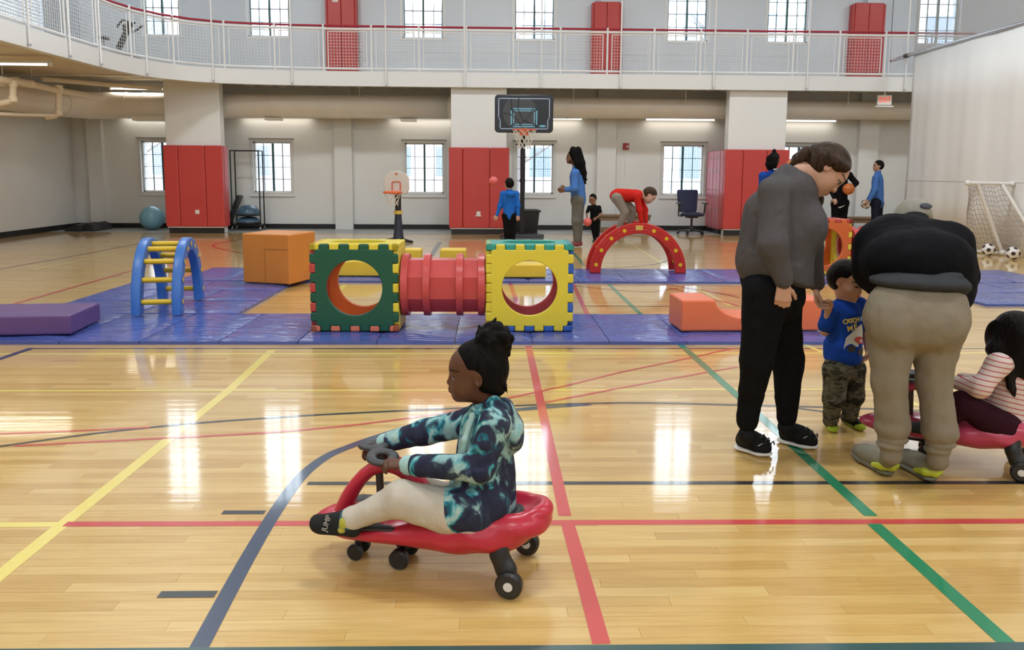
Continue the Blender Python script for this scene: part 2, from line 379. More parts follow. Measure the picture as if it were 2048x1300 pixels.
# ---- windows
M_glass, nt, b, tc = nmat('window_glass'); nt.nodes.remove(b)
tr = nt.nodes.new('ShaderNodeBsdfTransparent'); tr.inputs[0].default_value = (.93,.96,.97,1); gl = nt.nodes.new('ShaderNodeBsdfGlossy'); gl.inputs['Roughness'].default_value = .03
ms = nt.nodes.new('ShaderNodeMixShader'); ms.inputs[0].default_value = .06; nt.links.new(tr.outputs[0], ms.inputs[1]); nt.links.new(gl.outputs[0], ms.inputs[2]); nt.links.new(ms.outputs[0], nt.nodes['Material Output'].inputs[0])
M_screen = mat('window_screen_wire', (.35,.37,.40), .5)
pane_cache = {}
wcount = [0]
def window(a, b_, z0, z1, rows, screen, y=YB, sgn=1):
    wcount[0] += 1
    w = tag(empty('window_%d' % wcount[0], ((a+b_)/2, y, z0)), kind='structure')
    W, Hh = b_-a, z1-z0; hw = W/2; yo = .10*sgn
    fr = .035
    f = MB()
    for bx in ((-hw,-hw+fr,0,Hh),(hw-fr,hw,0,Hh),(-hw,hw,0,fr),(-hw,hw,Hh-fr,Hh)): f.box(bx[0], bx[1], min(yo-.03*sgn,yo+.05*sgn), max(yo-.03*sgn,yo+.05*sgn), bx[2], bx[3])
    f.build('window_frame', M_frame if screen else M_white, w)
    t = MB(); tw = .06
    if screen:
        y0_, y1_ = sorted((-.02*sgn, .0))
        for bx in ((-hw-tw,-hw,-tw,Hh+tw),(hw,hw+tw,-tw,Hh+tw),(-hw,hw,-tw,0),(-hw,hw,Hh,Hh+tw)): t.box(bx[0], bx[1], y0_, y1_, bx[2], bx[3])
        t.build('window_casing', M_frame, w)
        MB().box(-hw-tw-.02, hw+tw+.02, -.05, 0, Hh+tw, Hh+tw+.025).build('window_head', mat('head_trim', (.30,.28,.25), .5), w)
        MB().box(-hw-tw-.02, hw+tw+.02, -.045, 0, -tw-.03, -tw).build('window_sill', M_white, w)
    else:
        y0_, y1_ = sorted((-.012*sgn, .0))
        for bx in ((-hw-.045,-hw,-.045,Hh+.045),(hw,hw+.045,-.045,Hh+.045),(-hw,hw,-.045,0),(-hw,hw,Hh,Hh+.045)): t.box(bx[0], bx[1], y0_, y1_, bx[2], bx[3])
        t.build('window_casing', M_white, w)
    xs = [-hw+fr, -hw/2-.0, 0, hw/2, hw-fr]; zs = [fr+(Hh-2*fr)*i/rows for i in range(rows+1)]
    MB().box(-.022, .022, yo-.02, yo+.04, fr, Hh-fr).build('mullion', M_mull, w)
    for x in (xs[1], xs[3]): MB().box(x-.007, x+.007, yo-.008, yo+.03, fr, Hh-fr).build('muntin', M_mull, w)
    for z in zs[1:-1]: MB().box(-hw+fr, hw-fr, yo-.008, yo+.03, z-.006, z+.006).build('muntin', M_mull, w)
    if not screen:
        for s in (-1, 1): MB().box(*sorted((s*(hw-fr), s*(hw-fr-.02))), yo-.02, yo+.04, fr, Hh-fr).build('sash_bar', M_mull, w)
    for i in range(4):
        for j in range(rows):
            k = (round(xs[i+1]-xs[i], 4), round(zs[j+1]-zs[j], 4))
            if k not in pane_cache: pane_cache[k] = MB().box(0, k[0], 0, .004, 0, k[1]).mesh('pane', M_glass)
            inst('pane', pane_cache[k], w, (xs[i], yo+.012, zs[j]))
    if screen:
        s_ = MB(); n = int(W/.055)
        for i in range(1, n): x = -hw+W*i/n; s_.box(x-.0022, x+.0022, yo+.075, yo+.079, 0, Hh)
        n = int(Hh/.055)
        for i in range(1, n): z = Hh*i/n; s_.box(-hw, hw, yo+.076, yo+.08, z-.0022, z+.0022)
        tag(s_.build('security_screen', M_screen, w), kind='stuff')
    return w
for a, b_ in LOWW: window(a, b_, *LZ, 4, True)
for a, b_ in UPPW: window(a, b_, *UZ, 8, False)
for a, b_ in FW: window(a, b_, *UZ, 8, False, YF, -1)
# left upper windows with closed white blinds
for a, b_ in LWIN:
    wcount[0] += 1
    w = tag(empty('window_%d' % wcount[0], (XL, (a+b_)/2, 4.3)), kind='structure'); hw = (b_-a)/2
    f = MB()
    for bx in ((-hw,-hw+.05,0,2.6),(hw-.05,hw,0,2.6),(-.03,.03,0,2.6),(-hw,hw,0,.05),(-hw,hw,2.55,2.6)): f.box(-.14, -.08, bx[0], bx[1], bx[2], bx[3])
    f.build('window_frame', M_white, w)
    for s in (0, 1): MB().box(-.112, -.108, -hw+.05+s*(hw-.02), -.03+s*(hw-.02), .05, 2.55).build('pane', M_glass, w)
    bl = MB()
    for i in range(34): bl.add([(-.06,-hw+.01,.04+i*.075),(-.06,hw-.01,.04+i*.075),(-.03,hw-.01,.105+i*.075),(-.03,-hw+.01,.105+i*.075)], [(0,1,2,3)])
    tag(bl.build('blind_slats', mat('blind_white', (.80,.82,.84), .5), w), kind='stuff')
# ---- pilasters on the back wall
for i, (x0, x1) in enumerate(((-3.74,-3.32), (2.57,3.02), (8.95,9.42), (-9.55,-9.2))):
    tag(MB().box(x0, x1, YB-.14, YB, .0, ZC).build('trim_%d' % (i+1), M_block), 'white painted pilaster on the back wall', kind='structure')
# ---- balcony
ZB, ZT = 3.235, 3.55
path = [(-7.06,YF),(-7.06,11.4),(-7.06,13.0),(-7.05,14.2),(-7.0,15.0),(-6.86,15.65),(-6.6,16.2),(-6.2,16.62),(-5.7,16.88),(-5.0,17.04),(-4.2,17.13),(-3.2,17.18),(-1.5,17.2),(2,17.2),(9.6,17.2),(XR,17.2)]
def off_path(d):
    out = []
    for i, p in enumerate(path):
        a, b_ = path[max(i-1,0)], path[min(i+1,len(path)-1)]; t = np.array([b_[0]-a[0], b_[1]-a[1]]); t /= np.linalg.norm(t)
        out.append((p[0]-t[1]*d, p[1]+t[0]*d))
    return out
inner = off_path(.14)
fm = MB(); n = len(path)
vs = [(x,y,z) for z in (ZB,ZT) for x,y in path]+[(x,y,z) for z in (ZB,ZT) for x,y in inner]
fs = []
for i in range(n-1): fs += [(i,i+1,n+i+1,n+i),(2*n+i,3*n+i,3*n+i+1,2*n+i+1),(i,2*n+i,2*n+i+1,i+1),(n+i,n+i+1,3*n+i+1,3*n+i)]
balc = tag(fm.add(vs, fs).build('balcony_fascia', M_fascia, smooth=True), 'white curved fascia beam of the running balcony', kind='structure')
dk = MB(); poly = inner+[(XR,YB),(XL,YB),(XL,YF)]
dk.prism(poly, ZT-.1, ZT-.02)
tag(dk.build('balcony_deck', M_warm), 'balcony deck slab carrying the upper running track', kind='structure')
# ribbed steel deck seen under the back walkway, one rib at a time
for i in range(58):
    x = -5.6+i*.36
    if x > XR-.3: break
    r = MB(); r.prism([(x-.10,ZT-.1),(x-.05,ZT-.21),(x+.05,ZT-.21),(x+.10,ZT-.1)], 17.36, YB-.15, 'xz')
    r.build('deck_rib', M_duct, bpy.data.objects['balcony_deck'])
# soffit boards under the left walkway
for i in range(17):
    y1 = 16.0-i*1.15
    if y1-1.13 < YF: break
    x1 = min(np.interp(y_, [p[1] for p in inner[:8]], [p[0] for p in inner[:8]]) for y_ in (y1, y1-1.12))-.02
    MB().box(XL+.01, x1, y1-1.12, y1, ZB+.06, ZB+.10).build('soffit_board', M_warm, bpy.data.objects['balcony_deck'], bevel=.012)
tag(MB().box(XL, -6.8, 16.05, 16.2, ZB+.04, ZT-.1).build('soffit_beam', M_duct), 'painted cross beam under the balcony corner', kind='structure')
# ---- pillars
PIL = [(-7.16,-5.96), (-.885,.35), (5.33,6.64)]
for i, (x0, x1) in enumerate(PIL):
    tag(MB().box(x0, x1, 17.36, 17.62, 0, ZB+.25).build('pillar', M_white, bevel=.012), 'white square pillar carrying the balcony', 'pillar', None, 'structure')
# ---- railing
rl = thing('balcony_railing', 'white balcony railing with wire mesh panels along the running track', 'railing', (0,0,ZT))
def along(pts):
    P = [np.array(p) for p in pts]; L = [0]
    for a, b_ in zip(P, P[1:]): L.append(L[-1]+np.linalg.norm(b_-a))
    return P, L
rp, rL = along(off_path(.05))
def pt(s):
    i = min(max(np.searchsorted(rL, s)-1, 0), len(rp)-2); t = (s-rL[i])/(rL[i+1]-rL[i]); return rp[i]*(1-t)+rp[i+1]*t
s_ref = None
for i in range(len(rp)-1):
    if rp[i][0] < 2.3 <= rp[i+1][0]: s_ref = rL[i]+(2.3-rp[i][0])
TOP, BOT = .895, .06
posts = [s_ref-.78+1.03*k for k in range(-24, 12)]
posts = [s for s in posts if 0 < s < rL[-1]]
dense = [s_ for s_ in np.arange(max(posts[0], 0), rL[-1]-.1, .25)]
pm_ = MB().tube([(0,0,-.02),(0,0,TOP+.06)], .021, 8).mesh('post', M_rail, smooth=True)
cap_ = MB().sphere((0,0,TOP+.075), .026, 8, 6).mesh('post_cap', M_rail, smooth=True)
for s in posts:
    p = pt(s); o = inst('post', pm_, rl, (p[0], p[1], 0)); inst('post_cap', cap_, o)
MB().tube([(*pt(s), TOP) for s in dense], .026, 8).build('top_rail', M_rail, rl, smooth=True)
MB().tube([(*pt(s), BOT) for s in dense], .024, 8).build('bottom_rail', M_rail, rl, smooth=True)
for s0, s1 in zip(posts, posts[1:]):
    a, b_ = pt(s0+.1), pt(s1-.1); f = MB()
    for p in (a, b_): f.tube([(*p, BOT+.01), (*p, TOP-.05)], .011, 6)
    f.tube([(*a, TOP-.055), (*b_, TOP-.055)], .011, 6)
    f.build('panel_frame', M_rail, rl)
    if 0 < (a[0]+9.5):
        wv = MB(); L = np.linalg.norm(b_-a); nv = int(L/.062)
        for k in range(1, nv): q = a+(b_-a)*k/nv; wv.bar((*q, BOT), (*q, TOP-.05), .0045)
        nh = int((TOP-.05-BOT)/.062)
        for k in range(1, nh): z = BOT+(TOP-.05-BOT)*k/nh; wv.bar((*a, z), (*b_, z), .0045)
        tag(wv.build('wire_mesh', M_rail, rl), kind='stuff')
hp, hL = along(off_path(.16)); 
hr = thing('red_handrail', 'dark red handrail running behind the white balcony railing', 'handrail', (0,0,ZT))
MB().tube([(p[0], p[1], TOP+.085) for p in hp], .024, 8).build('rail_tube', M_redrail, hr, smooth=True)
hb = MB().bar((0,0,0), (0,-.11,-.08), .014).mesh('bracket', M_redrail)
for s in posts[::2]:
    p = pt(s+.02); inst('bracket', hb, hr, (p[0], p[1]+.11 if p[0] > -6 else p[1], TOP+.08))
# tall net poles bolted to the fascia
POLE_LAB = {48:'tall white net pole on the side fascia, farthest from the balcony corner', 130:'tall white net pole on the side fascia, next to the blinds before the elliptical trainer', 193:'tall white net pole beside the roller of the elliptical trainer', 288:'tall white net pole crossing the upstairs corner window',
 426:'tall white net pole above the pillar beside the exercise ball', 585:'tall white net pole at the edge of the window beside the noticed red pad', 773:'tall white net pole just past the red pad with a paper notice', 928:'tall white net pole above the pillar behind the basketball hoop', 1081:'tall white net pole crossing the upstairs window over the hoop',
 1240:'tall white net pole touching the edge of an upstairs red pad', 1425:'tall white net pole above the office chair', 1610:'tall white net pole at the window above the lockers pillar', 1805:'tall white net pole beside the curtain end bracket'}
for x in POLE_LAB:
    best = None
    for s in np.arange(0, rL[-1], .02):
        q = pt(s); v = RM.T @ (np.array([q[0], q[1], ZB+.1])-CP); px = PCX+FPX*v[0]/-v[2]
        if v[2] < -5 and (best is None or abs(px-x) < best[0]): best = (abs(px-x), s)
    s = best[1]; q = pt(s); q0 = pt(s-.05); q1 = pt(s+.05); t = (q1-q0)/np.linalg.norm(q1-q0); q = q-np.array([-t[1], t[0]])*.085
    np_ = thing('net_pole', POLE_LAB[x], 'pole', (q[0], q[1], ZB+.02), group='net poles along the balcony fascia')
    MB().tube([(0,0,.02),(0,0,4.6)], .017, 8).build('pole_tube', M_rail, np_, smooth=True)
    MB().box(-.016,.016,-.022,.02,0,.035).build('bolt_plate', M_metal, np_)
# ---- divider curtain (white vinyl below, mesh above) hung along the court
CXX, CY1 = 9.1, 16.75
M_curt = mat('curtain_vinyl', (.80,.80,.79), .5, var=.05, vscale=.8)
cu = thing('divider_curtain', 'white vinyl gym divider curtain with grey mesh top', 'curtain', (CXX, CY1, 0))
vs = []; N = 150; zs = [.02, .9, 1.8, 2.9, 3.95]
for j, z in enumerate(zs):
    for i in range(N+1):
        y = -i*.09; ph = .022*math.sin(i*.42+j*.25)+.016*math.sin(i*.17+1+j*.1)+.008*math.sin(i*1.3)
        vs.append((ph*(1.0-.8*(z/3.95)**3)+.03*math.sin(z*1.2)*(i/N), y+.02*math.sin(z*2.0)*(1-z/4), z))
fs = [(j*(N+1)+i, j*(N+1)+i+1, (j+1)*(N+1)+i+1, (j+1)*(N+1)+i) for j in range(len(zs)-1) for i in range(N)]
sh = MB().add(vs, fs).build('vinyl_sheet', M_curt, cu, smooth=180)
so = sh.modifiers.new('thick', 'SOLIDIFY'); so.thickness = .004
MB().tube([np.array(vs[N+1+i])*.58+np.array(vs[2*(N+1)+i])*.42+np.array((-.003,0,0)) for i in range(N+1)], .006, 5).build('seam', mat('curtain_seam', (.66,.62,.56), .5), cu)
MB().tube([(0,.25,3.985), (0,-13.6,3.985)], .038, 12).build('batten_pipe', M_metal, cu, smooth=True)
MB().tube([(0,.2,3.985),(0,.34,3.985)], .05, 12).build('pipe_collar', mat('dark_steel', (.10,.11,.12), .4, .8), cu, smooth=True)
tb = MB().bar((0,.3,4.02),(0,1.0,3.965),.03).bar((0,.3,3.95),(0,1.0,3.95),.03).bar((0,.62,3.95),(0,.62,4.0),.02); tb.build('end_bracket', M_metal, cu)
MB().tube([(0,1.0,3.96),(0,1.02,8.5)], .008, 6).build('lift_cable', mat('dark_steel', (.10,.11,.12)), cu)
M_mesh, nt, b, tc = nmat('curtain_mesh'); b.inputs['Base Color'].default_value = (.42,.42,.42,1); b.inputs['Roughness'].default_value = .7
tr = nt.nodes.new('ShaderNodeBsdfTransparent'); ms = nt.nodes.new('ShaderNodeMixShader'); ms.inputs[0].default_value = .55
nt.links.new(tr.outputs[0], ms.inputs[1]); nt.links.new(b.outputs[0], ms.inputs[2]); nt.links.new(ms.outputs[0], nt.nodes['Material Output'].inputs[0])
MB().add([(0,0,4.02),(0,-13.5,4.02),(0,-13.5,8.5),(0,0,8.5)], [(0,1,2,3)]).build('mesh_sheet', M_mesh, cu)
# ---- ceiling lamps (out of the photograph's view, lighting the hall)
M_lampbox = mat('lamp_housing', (.6,.6,.6), .4)
M_diff = mat('lamp_diffuser', (.9,.9,.9), .5, emit=(1,.98,.95), estr=4.0)
M_diff.cycles.emission_sampling = 'NONE'
for ix, x in enumerate((-5.2, .6, 6.4, 12.2)):
    for iy, y in enumerate((-5, 3.5, 12)):
        t = thing('ceiling_lamp', 'white linear lamp hung below the gym ceiling', 'lamp', (x, y, 7.75), group='ceiling lamps in rows over the court')
        MB().box(-.75,.75,-.28,.28,.02,.10).build('housing', M_lampbox, t); MB().box(-.72,.72,-.25,.25,.0,.02).build('diffuser', M_diff, t)
        for s in (-.6,.6): MB().tube([(s,0,.1),(s,0,ZC-7.75)], .006, 5).build('hanger', M_metal, t)
        ld = bpy.data.lights.new('lamp_light', 'AREA'); ld.shape = 'RECTANGLE'; ld.size = 1.44; ld.size_y = .5; ld.energy = LAMP_WATT; ld.color = (.89, .95, 1.0)
        lo = bpy.data.objects.new('lamp_light', ld); COL.objects.link(lo); lo.parent = t; lo.location = (0,0,-.02)
# ================================================================== FIXTURES ON THE STRUCTURE
def plate2d(name, outer, holes, th, bev, m, parent=None, loc=(0,0,0), rot=(0,0,0), res=2):
    """flat plate with holes in local XY, thickness along Z, rounded edges"""
    c = bpy.data.curves.new(name, 'CURVE'); c.dimensions = '2D'; c.fill_mode = 'BOTH'; c.extrude = max(th/2-bev, 0.0001); c.bevel_depth = bev; c.bevel_resolution = res
    for lp in [outer]+holes:
        sp = c.splines.new('POLY'); sp.points.add(len(lp)-1)
        for p, q in zip(sp.points, lp): p.co = (q[0], q[1], 0, 1)
        sp.use_cyclic_u = True
    t = bpy.data.objects.new(name, c); COL.objects.link(t); dg = bpy.context.evaluated_depsgraph_get(); dg.update()
    me = bpy.data.meshes.new_from_object(t.evaluated_get(dg)); bpy.data.objects.remove(t)
    me.materials.clear(); me.materials.append(m)
    me.polygons.foreach_set('use_smooth', [True]*len(me.polygons)); me.set_sharp_from_angle(angle=math.radians(50))
    return inst(name, me, parent, loc, rot)
def circ(r, n=40, cx=0, cy=0): return [(cx+r*math.cos(2*math.pi*i/n), cy+r*math.sin(2*math.pi*i/n)) for i in range(n)]
M_plate = mat('outlet_plate', (.72,.70,.66), .4)
# padded pillars
pad_lab = ['red padded wrap on the pillar beside the blue exercise ball', 'red padded wrap on the pillar behind the basketball hoop', 'red padded wrap on the pillar next to the pink lockers']
splits = [((-7.19,-6.87,-6.29,-5.90), 0), ((-.93,-.62,-.02,.415), 1), ((5.255,5.66,6.20,6.71), 2)]
for xs, i in splits:
    y = 17.24; t = thing('pillar_pad', pad_lab[i], 'wall pad', ((xs[0]+xs[-1])/2, 17.4, 0), group='red pillar pads'); cx = (xs[0]+xs[-1])/2
    for a, b_ in zip(xs, xs[1:]): MB().box(a-cx+.002, b_-cx-.002, y-17.4, -.045, .145, 1.935).build('pad_panel', M_redpad, t, bevel=.022, seg=3)
    for sx in (0, 1):
        xx = xs[-1] if sx else xs[0]; d = .05 if sx else -.05
        MB().box(*sorted((xx-cx-d*.0-(.07 if sx else -.07), xx-cx)), -.04, .22, .145, 1.93).build('side_pad', M_redpad, t, bevel=.02, seg=3)
    MB().box(xs[0]-cx+.03, xs[-1]-cx-.03, y-17.4+.02, -.04, .125, .145).build('bottom_strip', M_white, t)
    MB().box(xs[0]-cx+.05, xs[-1]-cx-.05, y-17.4+.045, -.042, 0, .125).build('black_kickplate', M_black, t)
    if i < 2:
        ox = (-6.49, -.27)[i]-cx; MB().box(ox-.045, ox+.045, y-17.4-.012, y-17.4+.0, .43, .52).build('outlet_plate', M_plate, t, bevel=.004)
        if i == 1: MB().box(ox-.07, ox+.07, y-17.4-.012, y-17.4, .41, .43).build('plate_foot', M_plate, t)
up_lab = ['tall red wall pad upstairs carrying a small paper notice', 'tall red wall pad upstairs above the basketball hoop', 'tall red wall pad upstairs beside the curtain lift cable']
for (x0, x1, zt), lab in zip(((-3.81,-3.18,5.62), (2.42,3.03,5.38), (8.62,9.31,5.43)), up_lab):
    t = thing('wall_pad', lab, 'wall pad', ((x0+x1)/2, YB-.14, ZT), group='upstairs wall pads'); h = (x1-x0)/2
    for a, b_ in ((-h, 0), (0, h)): MB().box(a+.002, b_-.002, -.09, -.005, .02, zt-ZT).build('pad_panel', M_redpad, t, bevel=.02, seg=3)
    for s in (-1, 1): MB().box(*sorted((s*h, s*(h+.05))), -.085, .13, .02, zt-ZT-.02).build('side_pad', M_redpad, t, bevel=.02, seg=2)
    if x0 < -3: MB().box(-.19, -.06, -.095, -.09, 1.74, 1.98).build('paper_notice', M_plate, t)
# lockers behind the right pillar
M_lock = mat('locker_pink', (.52,.13,.16), .4, var=.08, vscale=3)
for k in range(2):
    y0 = 17.66+k*.55; t = thing('locker', ('tall pinkish red metal locker behind the padded pillar, farther from the wall', 'tall pinkish red metal locker behind the padded pillar, against the wall')[k], 'locker', (5.42, y0+.27, 0), group='pink lockers')
    MB().box(-.14, .16, -.27, .27, .1, 1.92).build('body', M_lock, t, bevel=.006); MB().box(-.13,.15,-.26,.26,0,.1).build('plinth', M_black, t)
    for z0, z1 in ((.12,1.0),(1.02,1.9)):
        for d in (-.26, .005):
            dr = MB().box(-.155, -.14, d, d+.255, z0, z1).build('door', M_lock, t, bevel=.004)
            MB().box(-.165, -.155, d+.02, d+.05, (z0+z1)/2-.06, (z0+z1)/2+.06).build('handle', M_metal, dr)
            for j in range(3): MB().box(-.157, -.1545, d+.08, d+.19, z1-.12-j*.03, z1-.11-j*.03).build('vent', M_black, dr)
# ducts
dl = [(-9.35,-2,2.82),(-9.35,6,2.82),(-9.35,12,2.82),(-9.35,16.6,2.82),(-9.33,17.0,2.82),(-9.22,17.5,2.82),(-9.0,17.85,2.82),(-8.7,18.05,2.84),(-8.3,18.12,2.85),(-6,18.15,2.86),(-1,18.2,2.88)]
t = thing('air_duct', 'big round painted spiral duct under the balcony, bending into the left corner', 'duct', (0,0,0))
MB().tube(dl, [.30]*8+[.29,.275,.265], 24).build('duct_tube', M_duct, t, smooth=180)
MB().tube([(-1,18.2,2.88),(3,18.25,2.9),(8,18.3,2.9),(14.5,18.3,2.9)], [.262,.24,.215,.20], 24).build('duct_tube', M_duct, t, smooth=180)
def ring_at(p, d, r, w=.03):
    d = np.array(d, float); d /= np.linalg.norm(d); p = np.array(p); return MB().tube([p-d*w, p+d*w], r, 24)
for p, d, r in (((-8.3,18.12,2.85),(1,.1,0),.302),((-7.9,18.13,2.85),(1,.1,0),.30),((-9.0,17.85,2.82),(1,.8,0),.308),((-9.3,17.15,2.82),(.2,1,0),.308),((-9.35,15.2,2.82),(0,1,0),.308),((-9.35,13.2,2.82),(0,1,0),.308),((-5,18.16,2.862),(1,0,0),.281),((-2.6,18.19,2.874),(1,0,0),.276),((1.8,18.235,2.894),(1,0,0),.256),((3.5,18.255,2.9),(1,0,0),.247)):
    ring_at(p, d, r, .012).build('duct_band', M_duct, t, smooth=True)
for x in (-3.0, 1.9, 4.5, 8.3):
    MB().tube([(x,17.98,ZT-.1),(x,17.98,2.95)], .008, 6).build('hanger_rod', M_rail, t)
MB().box(-8.15,-7.35,17.95,18.25,2.50,2.62).build('register_box', M_duct, t, bevel=.03)
for x in (-5.0, -1.9): MB().box(x-.18,x+.18,18.0,18.3,2.545,2.6).build('register', M_duct, t, bevel=.01)
# sprinkler pipes
M_pipe = mat('cream_pipe', (.74,.66,.53), .35)
t = thing('sprinkler_pipes', 'cream sprinkler pipes with elbows under the balcony corner', 'pipes', (0,0,0))
A = [at(-120,140,12.6), at(0,159,14.0), at(60,168,14.8), at(110,180,15.4), at(205,196,17.0)]
MB().tube(A, .062, 12).build('main_pipe', M_pipe, t, smooth=True)
MB().tube([at(85,158,15.6), at(200,168,16.6), at(322,177,17.7)], .05, 10).build('branch_pipe', M_pipe, t, smooth=True)
for px, py0, py1, Yd in ((26,168,198,14.3), (117,176,226,15.5)):
    a, b_ = at(px,py0,Yd), at(px,py1,Yd)
    MB().tube([a, b_, b_+np.array([-.06,-.02,-.05]), b_+np.array([-.22,-.05,-.09])], .058, 12).build('drop_pipe', M_pipe, t, smooth=True)
    for q in (a, b_): MB().tube([q+np.array([0,0,.05]), q-np.array([0,0,.05])], .075, 12).build('coupling', M_pipe, t, smooth=True)
MB().tube([at(-60,226,13.6), at(20,229,14.4), at(105,231,15.3)], .035, 10).build('drain_pipe', M_pipe, t, smooth=True)
for px, py in ((10,166),(30,162),(45,166),(60,168)): q = at(px,py,14.2+px*.01); MB().tube([q-np.array([.03,.05,0]), q+np.array([.03,.05,0])], .074, 12).build('coupling', M_pipe, t, smooth=True)
for px, py, Yd in ((5,150,14.2),(64,158,15)): q = at(px,py,Yd); MB().tube([q, (q[0],q[1],ZB+.06)], .006, 5).build('hanger_rod', M_rail, t)
# strip lamps under the balcony
M_tube = mat('lamp_tube', (.95,.95,.9), .4, emit=(1,.93,.80), estr=2.2); M_tube.cycles.emission_sampling = 'NONE'
def strip_lamp(p0, L, ang, lab, w=1.0):
    t = thing('strip_lamp', lab, 'lamp', p0, ang, group='strip lamps under the balcony')
    MB().box(-L/2, L/2, -.06, .06, .03, .07).build('housing', M_white, t); MB().tube([(-L/2+.03,0,.012),(L/2-.03,0,.012)], .018, 8).build('lamp_tube', M_tube, t, smooth=True)
    if p0[1] > 18.6: MB().box(-.05, .05, .06, YB-p0[1], .03, .06).build('wall_bracket', M_white, t)
    for s in (-1, 1): MB().box(s*L/2-.02, s*L/2+.02, -.05, .05, -.01, .05).build('end_cap', M_white, t)
    ld = bpy.data.lights.new('strip_light', 'AREA'); ld.shape = 'RECTANGLE'; ld.size = L-.1; ld.size_y = .08; ld.energy = STRIP_WATT*w; ld.color = (1, .92, .80)
    lo = bpy.data.objects.new('strip_light', ld); COL.objects.link(lo); lo.parent = t; lo.location = (0,0,-.012)
for x, lab in ((-7.9,'strip lamp over the window beside the corner pillar'),(-5.1,'strip lamp over the window behind the equipment rack'),(-1.6,'strip lamp over the window behind the toddler hoop'),(1.35,'strip lamp over the window behind the big hoop'),(4.55,'strip lamp over the window behind the office chair'),(7.5,'strip lamp over the window right of the lockers'),(11.5,'strip lamp behind the divider curtain')):
    strip_lamp((x, 18.66, 2.66), 1.7, 0, lab)
q0 = fl(100,126,3.17); strip_lamp((q0[0]-.75, q0[1], 3.13), 1.5, 0, 'strip lamp fixed to the warm-lit soffit boards', 3.5)
strip_lamp((-8.0, 18.0, 3.2), 1.2, 0, 'strip lamp tucked above the duct elbow', 1.5)
strip_lamp((-8.2, 8.0, 3.13), 1.5, 0, 'strip lamp under the long side of the balcony', 3.5)
# exit sign, alarm
M_exitbox = mat('sign_white', (.82,.80,.76), .4); M_exit = mat('exit_red', (.75,.05,.03), .4, emit=(1,.08,.04), estr=.7)
q = at(1787,196,17.05); t = thing('exit_sign', 'white hanging sign with red letters EXIT under the balcony edge', 'exit sign', (q[0], 17.45, q[2]-.01))
MB().box(-.16,.16,-.03,.03,-.11,.11).build('sign_box', M_exitbox, t, bevel=.01); MB().box(-.02,.02,-.02,.02,.11,3.45-q[2]).build('stem', M_white, t)
MB().box(-.2,.2,-.05,.05,-.16,-.125).build('lower_tray', M_white, t, bevel=.01)
text_mesh('exit_letters', 'EXIT', .17, M_exit, t, (0,-.034,0), (math.pi/2,0,0), .002, sx=.78)
q = at(1251.5,293,YB); t = thing('fire_alarm', 'small dark red fire alarm box on the white wall', 'fire alarm', (q[0], YB, q[2]))
MB().box(-.07,.07,-.05,0,-.08,.08).build('alarm_box', mat('alarm_red', (.34,.02,.03), .4), t, bevel=.008); MB().tube([(.03,-.052,0),(.03,-.06,0)], .022, 10).build('strobe', M_white, t)
MB().tube([(0,-.015,-.08),(0,-.015,-.75)], .010, 6).build('conduit', M_white, t)
# outside: brick building, pale building, bare trees
def brick_mat():
    m, nt, b, tc = nmat('outside_brick'); br = nt.nodes.new('ShaderNodeTexBrick'); br.inputs['Scale'].default_value = 1; br.inputs['Brick Width'].default_value = .45; br.inputs['Row Height'].default_value = .16; br.inputs['Mortar Size'].default_value = .02
    br.inputs['Color1'].default_value = (.60,.46,.46,1); br.inputs['Color2'].default_value = (.66,.52,.52,1); br.inputs['Mortar'].default_value = (.80,.78,.80,1)
    mp = nt.nodes.new('ShaderNodeMapping'); mp.inputs['Rotation'].default_value = (-math.pi/2,0,0); nt.links.new(tc.outputs['Object'], mp.inputs['Vector']); nt.links.new(mp.outputs[0], br.inputs['Vector']); nt.links.new(br.outputs['Color'], b.inputs['Base Color']); b.inputs['Roughness'].default_value = .8
    return m
M_brick = brick_mat(); M_pale = mat('pale_render', (.80,.80,.83), .7, var=.05); M_owin = mat('outside_window', (.24,.29,.36), .15)
tag(MB().box(-40,45,YB+.4,70,-.3,-.05).build('ground_outside', mat('snowy_ground', (.45,.47,.48), .9, var=.3, vscale=.5)), 'pale ground outside the windows', kind='structure')
def far_house(name, lab, x0, x1, y, h, m, wx, wz):
    t = thing(name, lab, 'building', ((x0+x1)/2, y, -.05)); cx = (x0+x1)/2
    MB().box(x0-cx, x1-cx, 0, 8, 0, h).build('walls', m, t); MB().box(x0-cx-.2, x1-cx+.2, -.2, 8.2, h, h+.25).build('roof_edge', M_pale, t)
    z = 1.2
    while z+1.5 < h:
        x = x0+.8
        while x+wx < x1:
            f = MB().box(x-cx-.08, x-cx+wx+.08, -.04, .02, z-.08, z+1.58).build('window_frame', M_pale, t); MB().box(x-cx, x-cx+wx, -.06, -.03, z, z+1.5).build('window_pane', M_owin, f); x += wx+1.3
        z += wz
far_house('brick_building', 'red brick building outside, seen through the windows', -30, 6.2, 40, 9.5, M_brick, 1.1, 3.2)
far_house('pale_building', 'pale concrete building outside with rows of dark windows', 8.0, 30, 36, 10.5, M_pale, 1.5, 3.0)
random.seed(11)
M_bark = mat('bare_bark', (.20,.17,.16), .8)
